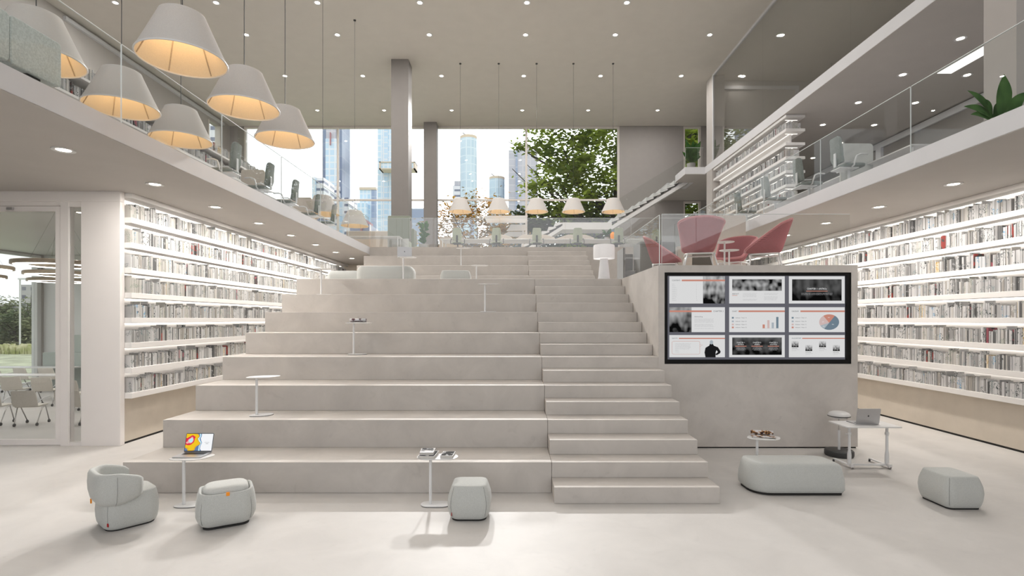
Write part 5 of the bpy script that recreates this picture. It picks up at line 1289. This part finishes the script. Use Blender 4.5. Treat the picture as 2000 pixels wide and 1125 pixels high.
for i in range(2600):
    x = rg.uniform(-52, -30); y = rg.uniform(37.5, 39.5); h_ = rg.uniform(.2, .7)
    q.add([(x-.06, y, GZ), (x+.06, y, GZ), (x+.1*rg.uniform(-1, 1)+.09, y, GZ+h_), (x+.1*rg.uniform(-1, 1)-.09, y, GZ+h_)], [(0, 1, 2, 3)])
o = q.build('tall_grass', M['meadow']); tag(o, 'strip of pale flowering grass along the far side of the lawn', 'grass', kind='stuff')
t = thing('street_lamp', 'thin pale lamp post standing on the lawn seen through the door glass', 'lamp post', at(39, 685, 40)[:2]+(GZ,)); MB().tube([(0, 0, 0), (0, 0, 5.6)], .06, 6).build('post', M['whitem'], t); MB().box(-.1, .5, -.08, .08, 5.5, 5.62).build('lamp_head', M['whitem'], t)

# ---------------------------------------------------------------- outside: buildings
F_ = {}
F_['blue'] = facade('tower_blue_glass', (.48, .64, .80), (.60, .74, .86), (.74, .77, .82), 1.7, 2.0, .10)
F_['dark'] = facade('tower_dark_slab', (.17, .21, .32), (.22, .27, .38), (.24, .28, .38), 9, 4.0, .05)
F_['pale'] = facade('tower_pale_glass', (.52, .70, .84), (.64, .79, .90), (.80, .85, .90), 1.5, 2.1, .10)
F_['balc'] = facade('tower_balconies', (.16, .18, .26), (.24, .26, .34), (.78, .78, .82), 7, 2.0, .34)
F_['white'] = facade('tower_white_stone', (.46, .46, .52), (.52, .51, .57), (.58, .56, .60), 2.5, 2.2, .08)
F_['grid'] = facade('tower_grid_frame', (.24, .25, .36), (.32, .33, .45), (.80, .74, .74), 6, 5, .16)
F_['cyl'] = facade('tower_curved_glass', (.48, .62, .73), (.60, .72, .81), (.66, .76, .83), 1.6, 2.6, .06, .2)
F_['steel'] = facade('low_steel_block', (.30, .36, .50), (.36, .42, .56), (.45, .50, .60), 6, 3.2, .06)
F_['flats'] = facade('flats_white', (.12, .12, .16), (.20, .20, .24), (.42, .41, .41), 3.2, 3.0, .3)
M['crane'] = mat('crane_red', (.45, .22, .24), .6, var=.05, scale=4); M['ochre'] = mat('crown_ochre', (.70, .58, .45), .6, var=.05, scale=.4); M['roof'] = mat('roof_grey', (.55, .56, .60), .7, var=.05, scale=.4); M['pinkst'] = mat('pink_stone', (.62, .54, .56), .7, var=.05, scale=.4)
def tower(label, x0, x1, yt, Y_, fm, depth=None, extra=(), taper=0):
    x_, y_, zt = at(x0, yt, Y_); xb = at(x1, yt, Y_)[0]; w_ = xb-x_; d_ = depth or w_
    t = thing('tower_block', label, 'building', (x_, Y_, GZ), 0, 'city buildings seen through the windows'); hh = zt-GZ
    if taper: MB().yprism([(0, 0), (w_, 0), (w_*(1-taper), hh), (0, hh)], 0, d_).build('tower_body', F_[fm], t)
    else: MB().box(0, w_, 0, d_, 0, hh).build('tower_body', F_[fm], t)
    for nm_, xa, xb_, ya, yb, mm, dy in extra:
        a = (xa-x0)/(x1-x0)*w_; b = (xb_-x0)/(x1-x0)*w_; zb = H-(yb-CY)*Y_/F-GZ; za = H-(ya-CY)*Y_/F-GZ
        MB().box(a, b, dy, max(dy+.6, d_*.9), zb, za).build(nm_, F_.get(mm) or M[mm], t)
    return t
tower('slim tower with white balconies behind the far left window', 404, 432, 244, 95, 'balc', 8)
tower('dark blue skyscraper with a bright glass face beside the first window mullion', 630, 668, 200, 160, 'dark', 8, (('glass_face', 637, 660, 272, 640, 'blue', -.6), ('white_crown', 638, 657, 200, 272, 'white', -.5), ('hoist', 646.5, 648, 261, 285, 'crane', -1.2), ('balcony_wing', 641, 665, 365, 640, 'balc', -1.4)))
tower('small pale tower with white balconies left of the tallest blue tower', 611, 633, 347, 140, 'balc', 8, (('glass_bay', 611, 618, 346, 640, 'blue', -.5),))
tower('small bluish block right of the first window mullion', 668, 681, 386, 150, 'balc', 8, (('glass_bay', 663, 671, 390, 640, 'blue', -.5),))
tower('pale blue tower with a toothed crown in the middle of the left window', 702, 733, 370, 210, 'pale', 14, (('crown', 702, 735, 366, 371, 'ochre', -.5), ('wing', 692, 720, 399, 640, 'pale', -3), ('slab_band', 726, 736, 372, 640, 'steel', -.4)))
tall = tower('very tall pale glass tower with a cantilevered sky lobby, beside the nearer square column', 737, 767, 200, 190, 'pale', 12, (('centre_bay', 748, 758, 200, 640, 'blue', -.7),))
xl, yl, _ = at(741, 316, 185); off = (xl-tall.location[0], yl-tall.location[1], 0)
w_ = (811-741)*185/F; z0 = H-(331-CY)*185/F-GZ; z1 = H-(316-CY)*185/F-GZ
MB().box(.4, w_-.4, 0, 4.6, z0+.3, z1-.3).build('sky_lobby', F_['pale'], tall, loc=off)
q = MB(); q.box(0, w_, -.4, 4.6, z1-.35, z1); q.box(0, w_, -.4, 4.6, z0, z0+.35); q.box(0, .5, -.4, 4.6, z0, z1); q.box(w_-.5, w_, -.4, 4.6, z0, z1); q.build('lobby_frame', M['ochre'], tall, loc=off)
tower('unfinished concrete frame building low in the left window', 677, 722, 438, 120, 'grid', 10, (('crane', 706, 708, 424, 470, 'crane', -1),))
tower('grey blue block seen between the two square columns', 803, 830, 407, 110, 'steel', 8)
tower('small grey building left of the round glass tower', 884, 899, 362, 190, 'balc', 8, (('top_storey', 887, 899, 353, 363, 'white', .2),))
def round_tower(label, x0, x1, yt, Y_, extra=()):
    xa, _, zt = at(x0, yt, Y_); xb = at(x1, yt, Y_)[0]; r_ = (xb-xa)/2
    t = thing('round_tower', label, 'building', ((xa+xb)/2, Y_, GZ), 0, 'city buildings seen through the windows'); hh = zt-GZ
    MB().lathe([(r_, 0), (r_, hh)], n=40).build('tower_body', F_['cyl'], t, smooth=60); MB().lathe([(r_*.98, hh), (r_*1.0, hh+.3), (r_, hh+.9), (.01, hh+1)], n=40).build('crown', M['ochre'], t, smooth=40)
    MB().box(r_*.25, r_*.7, -r_*1.02, 0, 0, hh*.62).build('stair_bay', F_['steel'], t)
    MB().tube([(0, 0, hh+.8), (-r_*.7, -r_*.3, hh+r_*.75)], .25, 5).build('crane_jib', M['roof'], t)
    return t
round_tower('tall round blue glass tower with a crane jib on top', 899, 932, 273, 170); round_tower('shorter round blue glass tower to the right of the tall one', 955, 986, 352, 190)
tower('broad pinkish white tower partly behind the big tree', 993, 1050, 293, 180, 'white', 14, (('dark_recess', 1007, 1011, 296, 640, 'steel', -.3), ('roof_house', 1011, 1034, 282, 293, 'pinkst', .5)))
tower('pale apartment block with balconies seen through the meeting room', 38, 84, 556, 190, 'flats', 20, (('brick_bay', 70, 77, 558, 640, 'pinkst', -.5), ('top_storey', 60, 84, 553, 556, 'white', .5)))
tower('low wide pale building behind the park trees at the left edge', -30, 36, 594, 200, 'flats', 16)
